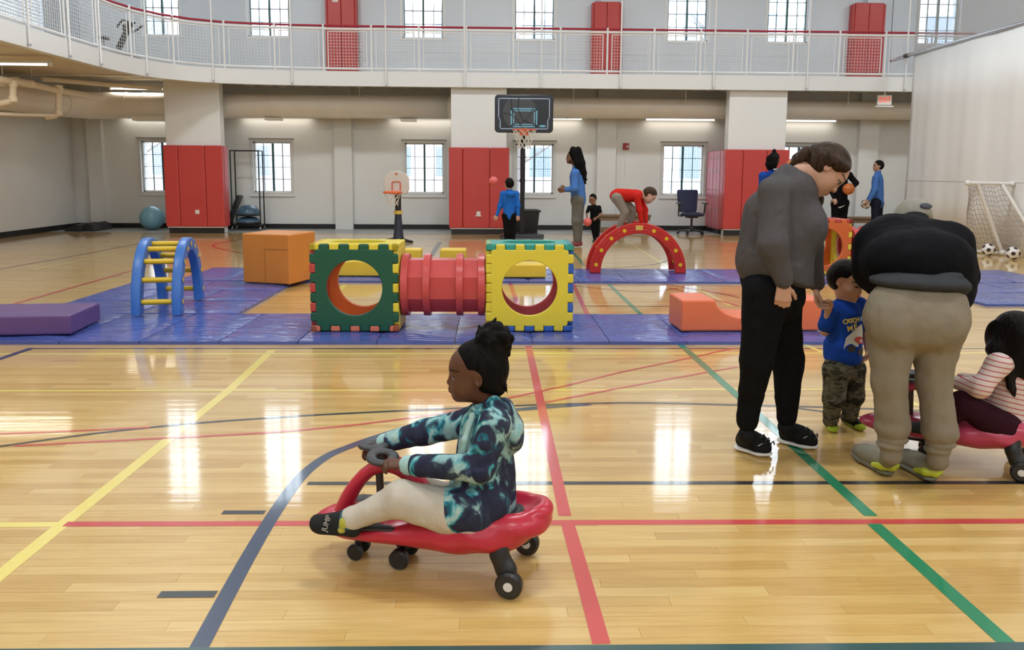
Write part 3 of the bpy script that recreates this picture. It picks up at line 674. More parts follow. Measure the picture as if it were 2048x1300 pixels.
for x, y, lab in ((-13.5,29,'bare winter tree outside in front of the brick wall'),(-5.6,27,'bare forked tree outside the window behind the toddler hoop'),(.9,30,'bare slim tree outside the window behind the big hoop'),(7.6,26,'bare tree outside the window behind the office chair')):
    t = thing('bare_tree', lab, 'tree', (x, y, -.05), group='bare trees outside'); tr_ = MB().tube([(0,0,0),(.1,0,2),(.0,.1,4.2),(.2,0,6)], [.2,.16,.11,.05], 8); tr_.build('trunk', M_bark, t, smooth=True)
    br_ = MB()
    for k in range(16):
        z = 1.6+k*.28; a = k*2.4; L = 2.2-.06*k; p0 = np.array((.05,0,z)); p1 = p0+np.array((math.cos(a)*L*.5, math.sin(a)*L*.4, .7)); p2 = p1+np.array((math.cos(a+.4)*L*.5, math.sin(a)*.4, .7))
        br_.tube([p0,p1,p2], [.05,.03,.012], 5)
        for j in range(3):
            q = p0+(p1-p0)*(.4+.25*j); e = q+np.array((random.uniform(-.8,.8), random.uniform(-.5,.5), random.uniform(.3,.9))); br_.tube([q,e], [.018,.006], 4)
    tag(br_.build('branches', M_bark, t), kind='stuff')
# elliptical trainer upstairs, only its top shows over the fascia
q = at(243,104,15.9); t = thing('elliptical_trainer', 'black and silver elliptical trainer on the balcony corner', 'exercise machine', (q[0], 15.9, ZT-.02))
M_blk = mat('black_plastic', (.015,.015,.017), .4)
def rel(o, p): return np.array(p)-np.array(o.location)
a, b_ = rel(t, at(237,98,15.9)), rel(t, at(262,44,15.9))
MB().bar((a[0],0,a[2]), (b_[0],0,b_[2]), .09, .09, (0,1,0)).build('console_mast', M_blk, t, bevel=.01)
c = rel(t, at(261,50,15.9)); e = rel(t, at(240,57,15.9)); m1 = rel(t, at(250,43,15.9))
for s in (-.12, .12): MB().tube([(c[0],s,c[2]),(c[0]-.02,s,c[2]+.06),(m1[0],s,m1[2]),(e[0]+.02,s,e[2]+.04),(e[0],s,e[2])], .022, 8).build('handlebar', M_blk, t, smooth=True)
f1 = rel(t, at(278,48,15.9)); f2 = rel(t, at(258,62,15.9))
for s in (-.16, .16): MB().tube([(f2[0],s,f2[2]),((f1[0]+f2[0])/2,s,f2[2]+.06),(f1[0],s,f1[2])], .018, 8).build('arm_lever', M_blk, t, smooth=True)
MB().box(c[0]-.12,c[0]-.02,-.1,.1,c[2]-.12,c[2]+.0).build('console', M_blk, t, bevel=.01)
MB().box(a[0]-.5,a[0]+.35,-.2,.2,0.0,.18).build('base_frame', mat('machine_silver', (.4,.42,.44), .4, .6), t, bevel=.03)
g = rel(t, at(205,76,15.9)); MB().tube([(g[0],0,.1),(g[0],0,g[2])], .03, 8).build('seat_post', mat('machine_silver', (.4,.42,.44)), t)
MB().box(g[0]-.06,g[0]+.1,-.1,.1,g[2]-.03,g[2]+.03).build('roller', M_blk, t, bevel=.01)
# ================================================================== GYM EQUIPMENT
# ---- mats
def vinyl(name, col, col2):
    m, nt, b, tc = nmat(name)
    n = nt.nodes.new('ShaderNodeTexNoise'); n.inputs['Scale'].default_value = 1.2; n.inputs['Detail'].default_value = 3; nt.links.new(tc.outputs['Object'], n.inputs['Vector'])
    nt.links.new(ramp(nt, n.outputs['Fac'], [(.35, col), (.7, col2)]), b.inputs['Base Color']); b.inputs['Roughness'].default_value = .20
    mp = nt.nodes.new('ShaderNodeMapping'); mp.inputs['Scale'].default_value = (1.2, 3.2, 1); mp.inputs['Rotation'].default_value = (0,0,.25); nt.links.new(tc.outputs['Object'], mp.inputs['Vector'])
    w = nt.nodes.new('ShaderNodeTexNoise'); w.inputs['Scale'].default_value = 2.2; w.inputs['Detail'].default_value = 2; w.inputs['Distortion'].default_value = 1.2; nt.links.new(mp.outputs[0], w.inputs['Vector'])
    bp = nt.nodes.new('ShaderNodeBump'); bp.inputs['Strength'].default_value = .55; bp.inputs['Distance'].default_value = .03; nt.links.new(w.outputs['Fac'], bp.inputs['Height']); nt.links.new(bp.outputs['Normal'], b.inputs['Normal'])
    return m
M_mat = vinyl('blue_mat_vinyl', (.058,.105,.36), (.085,.11,.37))
def folding_mat(x0, x1, y0, y1, nx, ny, lab):
    t = thing('folding_mat', lab, 'gym mat', ((x0+x1)/2, (y0+y1)/2, 0), group='blue folding mats'); cx, cy_ = (x0+x1)/2, (y0+y1)/2
    for i in range(nx):
        for j in range(ny):
            a, b_ = x0+(x1-x0)*i/nx-cx, x0+(x1-x0)*(i+1)/nx-cx; c, d = y0+(y1-y0)*j/ny-cy_, y0+(y1-y0)*(j+1)/ny-cy_; g = .002
            N = 10; vs = []; fs = []
            for u in range(N+1):
                for v in range(N+1):
                    fu, fv = u/N, v/N; e = min(fu, 1-fu, fv, 1-fv); z = .026+.013*min(1, e*4)**.5+.0025*math.sin(9*fu+3*cx)*math.sin(7*fv+2*cy_)
                    vs.append((a+g+(b_-a-2*g)*fu, c+g+(d-c-2*g)*fv, z))
            for u in range(N):
                for v in range(N): k = u*(N+1)+v; fs.append((k, k+N+1, k+N+2, k+1))
            m = MB().add(vs, fs)
            q = [(a+g,c+g),(b_-g,c+g),(b_-g,d-g),(a+g,d-g)]
            m.add([(x,y,.0) for x,y in q]+[(x,y,.027) for x,y in q], [(0,1,5,4),(1,2,6,5),(2,3,7,6),(3,0,4,7),(3,2,1,0)])
            m.build('mat_panel', M_mat, t, smooth=60)
X0 = fl(277,690)[0]
near = {0:'blue folding mat under the purple foam block', 1:'blue folding mat in front of the blue climbing arch', 2:'blue folding mat between the blue arch and the green cube', 3:'blue folding mat carrying the green panel cube', 4:'blue folding mat carrying the yellow panel cube', 5:'blue folding mat with its left half bare beside the yellow cube', 6:'blue folding mat under the scooped orange foam block'}
for k in range(-2, 5):
    a = X0+1.268*k; folding_mat(a+.001, a+1.267, 6.15, 7.38, 2, 1, near[k+2])
for k in range(3): folding_mat(-4.38, -2.44, 7.39+k*.74, 7.39+k*.74+.735, 3 if k % 2 else 2, 1, ('blue folding mat standing under the blue climbing arch','blue folding mat behind the blue climbing arch','blue folding mat in front of the orange foam cube')[k])
XB = fl(1157,567)[0]
blab = ['blue folding mat under the orange foam cube', 'blue folding mat in the back row beside the orange cube', 'blue folding mat under the yellow foam ramp', 'blue folding mat under the low yellow foam blocks', 'blue folding mat in the back row behind the yellow cube', 'blue folding mat under the red climbing arch', 'blue folding mat in the back row right of the red arch', 'blue folding mat under the orange panel cube', 'blue folding mat between the orange cube and the soccer goal']
for k in range(-4, 5):
    a = XB+1.262*k; folding_mat(a+.001, a+1.261, 9.64, 10.93, 2, 1, blab[k+4])
for k in range(2): folding_mat(5.32+.0, 7.25, 8.0+k*.815, 8.0+k*.815+.81, 2, 1, ('blue folding mat lying alone beyond the striped-shirt child','blue folding mat joining the right-hand row to the back row')[k])
# ---- foam blocks
def foam_mat(n, c): return mat(n, c, .42, var=.08, vscale=4, bump=.35, bscale=5)
def foam(name, lab, poly, d0, d1, m, loc, rz, plane='xz', seams=()):
    t = thing(name, lab, 'foam block', loc, rz); MB().prism(poly, d0, d1, plane).build('foam_body', m, t, bevel=.018, seg=3)
    for a, b_ in seams: MB().bar(a, b_, .006, .004).build('seam', mat(m.name+'_seam', tuple(x*.6 for x in m.node_tree.nodes['Principled BSDF'].inputs['Base Color'].default_value[:3]), .5), t)
    return t
M_orange = foam_mat('orange_vinyl', (.60,.215,.035)); M_purple = foam_mat('purple_vinyl', (.115,.06,.20)); M_coral = foam_mat('coral_vinyl', (.72,.165,.07)); M_yel = foam_mat('yellow_vinyl', (.72,.50,.04))
B = fl(580,570,.04); foam('foam_cube', 'big orange vinyl foam cube on the blue mats', [(-.64,0),(0,0),(0,.60),(-.64,.60)], 0, .62, M_orange, (B[0],B[1],.043), math.radians(-17), seams=[((-.33,-.002,0),(-.33,-.002,.42)),((-.33,-.002,.42),(0,-.002,.42))])
B = fl(143,670,.04); foam('foam_block', 'flat purple vinyl foam block at the end of the mats', [(-1.25,0),(0,0),(0,.165),(-1.25,.165)], 0, .62, M_purple, (B[0],B[1],.043), math.radians(6), seams=[((-.55,-.002,.0),(-.55,-.002,.13)),((-1.0,-.002,.09),(-.55,-.002,.09))])
# scooped block
L, h, r = 1.26, .275, .30; cxs = .60; poly = [(0,0),(L,0),(L,h),(cxs+r,h)]
for i in range(1, 16):
    a = math.pi*i/16; poly.append((cxs+r*math.cos(a), h-.16*math.sin(a)))
poly += [(cxs-r,h),(0,h)]
B = fl(1362,664,.04); foam('scooped_foam_block', 'coral orange foam block with a rounded scoop in its top', poly, 0, .42, M_coral, (B[0],B[1],.043), math.radians(2))
# low yellow pieces
def yb(px0, px1, pyb, Y, h, d, lab, arc=False):
    a, b_ = at(px0,pyb,Y)[0], at(px1,pyb,Y)[0]; W = b_-a
    if arc:
        poly = [(0,0),(W,0)]+[(W/2+W/2*math.cos(math.pi*i/14), .03+(h-.03)*math.sin(math.pi*i/14)) for i in range(15)]
    else: poly = [(0,0),(W,0),(W,h),(0,h)]
    foam('yellow_foam_piece', lab, poly, 0, d, M_yel, (a,Y,.043), 0)
yb(655,768,548,9.95,.20,.35,'rounded yellow foam ramp seen through the green cube',True)
yb(806,842,545,10.35,.31,.3,'small yellow foam block behind the red tunnel, nearer the green cube')
yb(880,932,545,10.35,.31,.3,'small yellow foam block behind the red tunnel, nearer the yellow cube')
yb(1000,1092,556,9.85,.17,.4,'rounded yellow foam step seen through the yellow cube',False)
# ---- panel cubes and tunnels
def plastic(n, c, r=.38): return mat(n, c, r, var=.04, vscale=6, spec=.4)
P_g = plastic('green_plastic', (.008,.085,.05)); P_y = plastic('yellow_plastic', (.68,.56,.05)); P_r = plastic('red_plastic', (.46,.055,.05)); P_o = plastic('orange_plastic', (.62,.13,.03)); P_b = plastic('blue_plastic', (.03,.11,.42)); P_t = plastic('teal_plastic', (.03,.30,.24)); P_p = plastic('salmon_plastic', (.62,.17,.10))
tab_mesh = {}
def panel_cube(lab, loc, rz, S, cols, hole=.245):
    """cols: front, back, left, right, top, bottom"""
    t = thing('panel_cube', lab, 'play cube', loc, rz); t.scale = (1, .66, 1); T = .055; sg = S/9; h = S/2
    frames = {'front': (Matrix.Translation((0,-h+T/2,h)) @ Matrix.Rotation(math.pi/2,4,'X')), 'back': (Matrix.Translation((0,h-T/2,h)) @ Matrix.Rotation(math.pi/2,4,'X')),
              'left': (Matrix.Translation((-h+T/2,0,h)) @ Matrix.Rotation(math.pi/2,4,'Z') @ Matrix.Rotation(math.pi/2,4,'X')), 'right': (Matrix.Translation((h-T/2,0,h)) @ Matrix.Rotation(math.pi/2,4,'Z') @ Matrix.Rotation(math.pi/2,4,'X')),
              'top': Matrix.Translation((0,0,S-T/2)), 'bottom': Matrix.Translation((0,0,T/2))}
    odd = (1,3,5,7); even = (0,2,4,6,8); mid = (2,4,6)
    teeth = {'front': (odd,odd,odd,odd), 'back': (odd,odd,odd,odd), 'left': (mid,mid,odd,odd), 'right': (mid,mid,odd,odd), 'top': (even,even,even,even), 'bottom': (even,even,even,even)}
    for (nm, M4), m in zip(frames.items(), cols):
        i_ = h-T
        holes_ = [] if nm == 'bottom' else [circ(hole, 40)]
        p = plate2d('panel', rrect(-i_,i_,-i_,i_,.012,2), holes_, T, .008, m, t); p.matrix_local = M4
        done = set()
        for e, segs in zip(('u-','u+','v-','v+'), teeth[nm]):
            for k in segs:
                c = -h+sg*(k+.5)
                x0, x1, y0, y1 = {'u-': (-h,-i_+.01,c-sg/2,c+sg/2), 'u+': (i_-.01,h,c-sg/2,c+sg/2), 'v-': (c-sg/2,c+sg/2,-h,-i_+.01), 'v+': (c-sg/2,c+sg/2,i_-.01,h)}[e]
                key = (round(x1-x0,3), round(y1-y0,3), m.name)
                if key not in tab_mesh: tab_mesh[key] = MB().box(-(x1-x0)/2+.002,(x1-x0)/2-.002,-(y1-y0)/2+.002,(y1-y0)/2-.002,-T/2,T/2).mesh('tab', m)
                o = inst('tab', tab_mesh[key], p, ((x0+x1)/2,(y0+y1)/2,0)); bv = o.modifiers.new('bevel','BEVEL'); bv.width = .012; bv.segments = 2
    return t
S = .75
gx0 = fl(622,664,.04)[0]; gy = fl(700,664,.04)[1]
panel_cube('green fronted plastic panel cube with a round hole and yellow top', (gx0+S/2, gy+S*.33, .043), math.radians(-1.0), S, [P_g,P_o,P_r,P_y,P_y,P_p])
yx0 = fl(971,664,.04)[0]
panel_cube('yellow fronted plastic panel cube with a round hole and teal top', (yx0+S/2+.0, gy+S*.33+.01, .043), math.radians(0), S, [P_y,P_r,P_y,P_b,P_t,P_b])
def tunnel(lab, loc, rz, L, R, m):
    t = thing('crawl_tunnel', lab, 'play tunnel', loc, rz)
    MB().lathe([(R,-L/2),(R,L/2),(R-.02,L/2),(R-.02,-L/2)], 8, (0,0,0), 'x', True).build('tunnel_barrel', m, t)
    for x in (-L/2+.035, -L/6-.02, L/6+.02, L/2-.035):
        rb = MB().lathe([(R-.03,x-.036),(R+.028,x-.028),(R+.028,x+.028),(R-.03,x+.036)], 40, (0,0,0), 'x', True); rb.build('tunnel_rib', m, t, smooth=True)
    for s in t.children: s.rotation_euler = (math.pi/8, 0, 0)
    return t
P_tun = plastic('tunnel_red', (.52,.07,.07), .3)
tunnel('short red plastic crawl tunnel between the green and yellow cubes', ((gx0+S+yx0)/2, gy+S*.33, .039+S/2), 0, yx0-gx0-S-.004, .245, P_tun)
ox = at(1702,556,10.25); panel_cube('orange plastic panel cube with a round hole and yellow tabs, behind the standing woman', (ox[0]-S/2-.02, 10.25+S*.33, .043), math.radians(4), S, [P_o,P_o,P_r,P_y,P_r,P_y], .26)
tunnel('red plastic crawl tunnel joined to the orange cube', (ox[0]+.46, 10.55, .039+S/2), math.radians(4), .86, .245, P_tun)
# ---- climbing arches
def arch(lab, loc, rz, ax, az, wd, mrail, mrung, nr, rw=.12, rung_ext=.0, depth=.05):
    t = thing('climbing_arch', lab, 'climbing arch', loc, rz)
    N = 36
    for s in (-1, 1):
        out = [(ax*math.cos(math.pi*i/N), az*math.sin(math.pi*i/N)) for i in range(N+1)]; inn = [((ax-rw)*math.cos(math.pi*i/N), (az-rw)*math.sin(math.pi*i/N)) for i in range(N, -1, -1)]
        p = plate2d('side_rail', out+inn, [], depth, .012, mrail, t); p.matrix_local = Matrix.Translation((0, s*wd/2, 0)) @ Matrix.Rotation(math.pi/2, 4, 'X')
        for lo, hi in ((.30,.36),(.52,.58)):
            for i0 in range(2, N-3, 4):
                if i0+3 >= N: continue
                f = MB(); 
                pts = [((ax-rw*(lo+hi)/2)*math.cos(math.pi*(i0+.6*j)/N), s*wd/2-depth/2-.001, (az-rw*(lo+hi)/2)*math.sin(math.pi*(i0+.6*j)/N)) for j in range(5)]
                f.tube(pts, .006, 6).build('groove_rib', mrail, p) if False else None
        for i in range(nr):
            a = math.pi*(i+.5)/nr; x, z = (ax-rw/2)*math.cos(a), (az-rw/2)*math.sin(a)
            if s < 0: MB().tube([(x,-wd/2-depth/2-.006,z),(x,wd/2+depth/2+.006,z)], .026, 12).build('rung', mrung, t, smooth=True)
            MB().tube([(x,s*(wd/2+depth/2-.0),z),(x,s*(wd/2+depth/2+.004),z)], .034, 14).build('rung_collar', mrail, t, smooth=True)
    return t
P_ar = plastic('arch_red', (.50,.022,.018), .32); P_ab = plastic('arch_blue', (.045,.16,.50), .35); P_ay = plastic('rung_yellow', (.70,.47,.02), .35)
al, ar = fl(1190,552,.04), fl(1381,554,.04)
ra = arch('red plastic climbing arch with yellow rung ends', ((al[0]+ar[0])/2, 10.36+.2, .053), 0, (ar[0]-al[0])/2+.02, .665, .38, P_ar, P_ay, 9, .125)
for s in (1, -1):
    for i in range(8):                                     # moulded ribs between the rung ends
        for dr in (-.022, .022):
            rr_ = (ar[0]-al[0])/2+.02-.0625+dr; rz_ = .665-.0625+dr
            pts = [(rr_*math.cos(math.pi*(i+.72+.14*j)/9), -.19*s-.026*s, rz_*math.sin(math.pi*(i+.72+.14*j)/9)) for j in range(5)]
            MB().tube(pts, .008, 6).build('moulded_rib', P_ar, ra, smooth=True)
MB().box(-.05,.05,-.226,-.214,.575,.64).build('brand_plate', mat('gold_plate', (.62,.42,.10), .4), ra, bevel=.004)
n1, n2, f1, f2 = fl(277,629,.04), fl(357,628,.04), fl(325,600,.04), fl(398,600,.04)
c_ = (n1+n2+f1+f2)/4; dirv = (f1+f2-n1-n2)/2; ang = math.atan2(dirv[1], dirv[0])
arch('blue plastic climbing arch with bright yellow rungs', (c_[0],c_[1],.053), ang, np.linalg.norm(dirv[:2])/2+.07, .67, .36, P_ab, P_ay, 9, .10, depth=.085)
# ---- big portable hoop
M_pole = mat('pole_black', (.012,.013,.018), .35); M_navy = mat('navy_plastic', (.02,.025,.045), .45); M_net = mat('net_cord', (.66,.62,.54), .7); M_rim = mat('rim_orange', (.62,.10,.03), .4)
q = fl(1044,482); HY = 15.55; bx = at(1044,480,HY)[0]
t = thing('basketball_hoop', 'tall portable basketball hoop with black backboard and white net', 'basketball hoop', (bx, HY, 0))
z = lambda py, Y=HY: at(1044, py, Y)[2]
MB().tube([(0,0,.05),(0,0,z(250))], .046, 12).build('pole', M_pole, t, smooth=True)
MB().tube([(0,0,1.2),(0,0,1.26)], .058, 12).build('pole_joint', M_pole, t, smooth=True)
bs = MB().prism([(-.38,-.25),(.38,-.25),(.45,.05),(.38,.36),(-.38,.36),(-.45,.05)], .03, .16); bs.build('base_tank', M_blk, t, bevel=.04, seg=3)
MB().bar((.0,.33,.16), (0,.03,.8), .03).build('brace', M_pole, t)
MB().tube([(-.4,-.3,.06),(.4,-.3,.06)], .06, 12).build('wheel', M_blk, t, smooth=True)
zb0, zb1 = z(264,15.1), z(191,15.1); W2 = 1.10/2; zc = (zb0+zb1)/2; hh = (zb1-zb0)/2
bd = plate2d('backboard', [(x,y) for x,y in rrect(-W2,W2,-hh,hh,.06,4)], [], .05, .015, mat('board_black', (.008,.009,.012), .25), t, (0,-.45,zc), (math.pi/2,0,0))
def outline(pts, w, m, nm, yy): 
    f = MB(); n = len(pts)
    for i in range(n):
        a, b_ = np.array(pts[i]), np.array(pts[(i+1) % n]); d = (b_-a)/np.linalg.norm(b_-a)*w/2; f.bar((a[0]-d[0],yy,a[1]-d[1]), (b_[0]+d[0],yy,b_[1]+d[1]), .002, w, (0,0,1) if abs(d[0]) > abs(d[1]) else (1,0,0))
    return f
M_ln = mat('board_line', (.36,.46,.62), .4); M_ln2 = mat('board_target', (.16,.42,.56), .4)
def bchild(f, nm, m):
    o = f.build(nm, m, bd); o.matrix_parent_inverse = Matrix.Rotation(-math.pi/2, 4, 'X'); return o
bchild(outline([(-.49,hh-.06),(.49,hh-.06),(.49,-.08),(.46,-.12),(.46,-hh+.06),(-.46,-hh+.06),(-.46,-.12),(-.49,-.08)], .016, M_ln, '', -.027), 'border_line', M_ln)
bchild(outline(rrect(-.245,.245,-.245,.095,.02,2), .022, M_ln2, '', -.027), 'target_square', M_ln2)
bchild(outline(rrect(-.20,.20,-.205,.055,.01,2), .018, M_ln2, '', -.027), 'target_square', M_ln2)
gb = MB(); gb.add([(-.08+.33*math.cos(2*math.pi*i/40), -.0262, max(-hh+.07, min(hh-.07, .02+.33*math.sin(2*math.pi*i/40)))) for i in range(40)], [tuple(range(40))]); bchild(gb, 'ball_graphic', mat('board_grey', (.045,.045,.052), .35))
for pts in ([(-.4,.02),(-.25,-.02),(-.12,-.12),(-.03,-.25)], [(-.1,.3),(-.12,.1),(-.02,-.12),(.2,-.2)], [(-.1,-.22),(.02,-.12),(.12,-.0),(.18,.12)], [(-.25,.28),(-.24,.1),(-.2,.0)]):
    bchild(MB().tube([(x,-.0268,zz) for x, zz in pts], .008, 5), 'ball_seam', M_blk)
bchild(MB().sphere((.36,-.027,-.235), (.07,.002,.02), 16, 6), 'maker_oval', M_ln2)
zr = z(258,14.6); ry = -.45-.035-.24
MB().tube([(.23*math.cos(2*math.pi*i/28), ry+.23*math.sin(2*math.pi*i/28), zr) for i in range(28)], .010, 8, closed=True).build('rim', M_rim, t, smooth=True)
MB().box(-.09,.09,-.5,-.475,zr-.10,zr+.02).build('rim_bracket', M_rim, t, bevel=.008); MB().box(-.07,.07,-.5,-.46,zr-.012,zr+.01).build('rim_plate', M_rim, t)
def net(t, c, r0, r1, hgt, n, rows, rad):
    f = MB(); R = lambda k: r0+(r1-r0)*min(1, (k/rows)*1.25)
    for i in range(n):
        for sgn in (-1, 1):
            pts = []
            for k in range(rows+1):
                a = 2*math.pi*(i+sgn*.5*k)/n; pts.append((c[0]+R(k)*math.cos(a), c[1]+R(k)*math.sin(a), c[2]-hgt*k/rows))
            f.tube(pts, rad, 4, caps=False)
    tag(f.build('net', M_net, t), kind='stuff')
net(t, (0,ry,zr), .222, .12, .36, 10, 5, .0065)
MB().bar((0,0,z(250)-.03), (0,-.42,zc-.05), .07, .09).build('board_arm', M_pole, t); MB().bar((0,0,z(250)-.35), (0,-.42,zc-.25), .05, .06).build('board_arm', M_pole, t)
# ---- toddler hoop
q = fl(797,484); t = thing('toddler_hoop', 'small toddler basketball stand with white board and orange rim', 'basketball hoop', (q[0], q[1], 0), math.radians(-14))
zz = lambda py: at(797, py, q[1])[2]
MB().lathe([(.0,.02),(.12,.02),(.09,.22),(.07,.5),(.066,zz(425))], 10).build('pole_lower', M_navy, t, smooth=True); MB().tube([(0,0,zz(425)),(0,0,zz(388))], .06, 10).build('pole_upper', M_blk, t, smooth=True)
MB().tube([(0,0,zz(428)),(0,0,zz(421))], .085, 12).build('yellow_collar', mat('collar_yellow', (.66,.46,.10), .4), t, smooth=True)
for a in (-.35, math.pi+.35, -1.4): MB().tube([(.05*math.cos(a),.05*math.sin(a),.05),(.22*math.cos(a),.22*math.sin(a),.035),(.36*math.cos(a),.36*math.sin(a),.02)], [.05,.03,.025], 8).build('foot', M_blk, t, smooth=True)
w = .245; zb0, zb1 = zz(386), zz(343); hb_ = zb1-zb0
outl = [(-w+.05,0),(w-.05,0),(w,.07),(w,hb_*.62)]+[(w*math.cos(math.pi*i/14), hb_*.62+hb_*.38*math.sin(math.pi*i/14)) for i in range(1,14)]+[(-w,hb_*.62),(-w,.07)]
plate2d('backboard', outl, [], .045, .012, mat('toy_board_white', (.62,.57,.52), .4), t, (0,-.06,zb0), (math.pi/2,0,0))
MB().tube([(-.085,-.088,zb0+.06),(-.085,-.088,zb0+.20),(-.07,-.088,zb0+.225),(.07,-.088,zb0+.225),(.085,-.088,zb0+.20),(.085,-.088,zb0+.06)], .011, 6).build('target_mark', M_rim, t)
MB().box(-.02,.02,-.092,-.083,zb0+hb_-.06,zb0+hb_-.03).build('maker_mark', M_rim, t)
MB().tube([(.165*math.cos(2*math.pi*i/26), -.29+.165*math.sin(2*math.pi*i/26), zb0+.02) for i in range(26)], .022, 8, closed=True).build('rim', mat('toy_rim', (.75,.13,.04), .35), t, smooth=True); MB().box(-.07,.07,-.16,-.07,zb0-.02,zb0+.045).build('rim_bracket', mat('toy_rim', (.75,.13,.04)), t, bevel=.01)
net(t, (0,-.29,zb0), .155, .10, .24, 8, 4, .006)
# ---- balls
def ball(name, lab, c, r, m, cat='ball', kind=None, rest=None):
    t = thing(name, lab, cat, c); MB().sphere((0,0,0), r, 28, 18).build('shell', m, t, smooth=180)
    if kind == 'basket':
        MS = mat('ball_seam', (.05,.02,.015), .6)
        for ax in 'xyz': MB().tube([{'x': (0,r*math.cos(a),r*math.sin(a)), 'y': (r*math.cos(a),0,r*math.sin(a)), 'z': (r*math.cos(a),r*math.sin(a),0)}[ax] for a in np.linspace(0,2*math.pi,33)[:-1]], r*.022, 5, closed=True).build('seam', MS, t)
    if kind == 'soccer':
        MS = mat('soccer_black', (.03,.01,.012), .4); ph = (1+5**.5)/2
        for v in [(0,s1,s2*ph) for s1 in (-1,1) for s2 in (-1,1)]+[(s1,s2*ph,0) for s1 in (-1,1) for s2 in (-1,1)]+[(s2*ph,0,s1) for s1 in (-1,1) for s2 in (-1,1)]:
            n = np.array(v, float); n /= np.linalg.norm(n); u = np.cross(n, (.3,.5,.8)); u /= np.linalg.norm(u); w_ = np.cross(n, u); k = r*.36
            P5 = [n*r*.96+k*(math.cos(2*math.pi*i/5)*u+math.sin(2*math.pi*i/5)*w_) for i in range(5)]; mid_ = [(P5[i]+P5[(i+1)%5])/2 for i in range(5)]
            pts = [x_ for i in range(5) for x_ in (P5[i], mid_[i])]; pts = [p/np.linalg.norm(p)*(r*1.012) for p in pts]; MB().add([n*r*1.035]+pts, [(0,1+i,1+(i+1)%10) for i in range(10)]).build('black_patch', MS, t, smooth=180)
    return t
q = fl(307,459); ball('exercise_ball', 'large light blue exercise ball beside the padded pillar', (q[0], 18.25, .275), .275, mat('ball_blue', (.18,.39,.50), .3), 'exercise ball')
M_pink = mat('ball_pink', (.68,.13,.12), .45); M_sw = mat('soccer_white', (.76,.75,.74), .35); M_bk = mat('basketball_orange', (.55,.15,.035), .55, bump=.1, bscale=200)
q = at(987,362,14.4); ball('rubber_ball', 'coral rubber ball flying through the air in front of the red pad', q, .085, M_pink)
q = fl(2025,519); ball('soccer_ball', 'black and white soccer ball lying in front of the goal post', (q[0],q[1],.108), .107, M_sw, 'ball', 'soccer')
q = fl(1977,499,.108); ball('soccer_ball', 'black and white soccer ball lying inside the goal net', (q[0],q[1],.108), .106, M_sw, 'ball', 'soccer')
# ---- soccer goal
M_pvc = mat('white_pvc', (.74,.72,.70), .35); M_gnet = mat('goal_net_cord', (.34,.29,.30), .7)
GY = 13.2; A = at(1936,366,GY); Bq = at(2024,368,GY); p1t, p2t = at(1955,368,GY), at(2004,369,GY); G0, G1, G2 = fl(1934,504), fl(2004,511), fl(2092,520)
t = thing('soccer_goal', 'white tube soccer goal with slack net leaning by the curtain', 'goal', (G1[0], G1[1], 0))
G = lambda p, dz=0: tuple(rel(t, p)+np.array((0,0,dz)))
MB().tube([G(A), G(Bq)], .034, 12).build('crossbar', M_pvc, t, smooth=True)
for p in (A, Bq): MB().sphere(G(p), .05, 10, 8).build('corner_joint', M_pvc, t, smooth=True)
MB().tube([G(p1t), G(G1,.04)], .032, 12).build('post', M_pvc, t, smooth=True); MB().tube([G(p2t), G(G2,.04)], .032, 12).build('post', M_pvc, t, smooth=True)
MB().tube([G(G0,.035), G(G1,.035)], .03, 12).build('ground_bar', M_pvc, t, smooth=True); MB().tube([G(fl(2012,513),.035), G(fl(2110,514),.035)], .03, 12).build('ground_bar', M_pvc, t, smooth=True)
MB().sphere(G(G1,.05), .06, 12, 8).build('corner_joint', M_pvc, t, smooth=True)
def net_quad(a, b_, c, d, nu, nv, sag):
    f = MB(); a, b_, c, d = map(lambda p: np.array(p, float), (a,b_,c,d))
    def S_(u, v): return (a*(1-u)+b_*u)*(1-v)+(d*(1-u)+c*u)*v+np.array((.02*math.sin(9*v+3*u), sag*math.sin(math.pi*u)*math.sin(math.pi*v), -.05*math.sin(math.pi*u)*(1-v*.5)+.015*math.sin(17*u+5*v)))
    for i in range(nu+1): f.tube([S_(i/nu, k/10) for k in range(11)], .004, 4, caps=False)
    for j in range(nv+1): f.tube([S_(k/10, j/nv) for k in range(11)], .004, 4, caps=False)
    return f
tag(net_quad(G(A), G(p1t), G(G1,.05), G(G0,.05), 8, 14, .12).build('net', M_gnet, t), kind='stuff')
tag(net_quad(G(p1t), G(p2t), G(G2,.05), G(G1,.05), 8, 14, .10).build('net', M_gnet, t), kind='stuff')
# ---- rack with balance domes, wedge, bin, benches, chair
q = at(498,462,18.3); t = thing('equipment_rack', 'tall black tube rack on casters under the window', 'rack', (q[0], 18.3, 0)); hw = .325
for sx in (-1, 1):
    for sy in (-1, 1):
        MB().bar((sx*hw,sy*.16,.12), (sx*hw,sy*.16,1.85), .025).build('upright', M_blk, t); MB().tube([(sx*hw-.015,sy*.16,.045),(sx*hw+.015,sy*.16,.045)], .045, 12).build('caster', M_metal, t, smooth=True)
    MB().bar((sx*hw,-.16,1.85), (sx*hw,.16,1.85), .025).build('top_bar', M_blk, t)
for sy in (-1, 1): MB().bar((-hw,sy*.16,1.85), (hw,sy*.16,1.85), .025).build('top_bar', M_blk, t)
MB().box(-hw,hw,-.17,.17,.1,.14).build('bottom_tray', M_blk, t, bevel=.006)
M_dome = mat('dome_blue', (.045,.10,.16), .3)
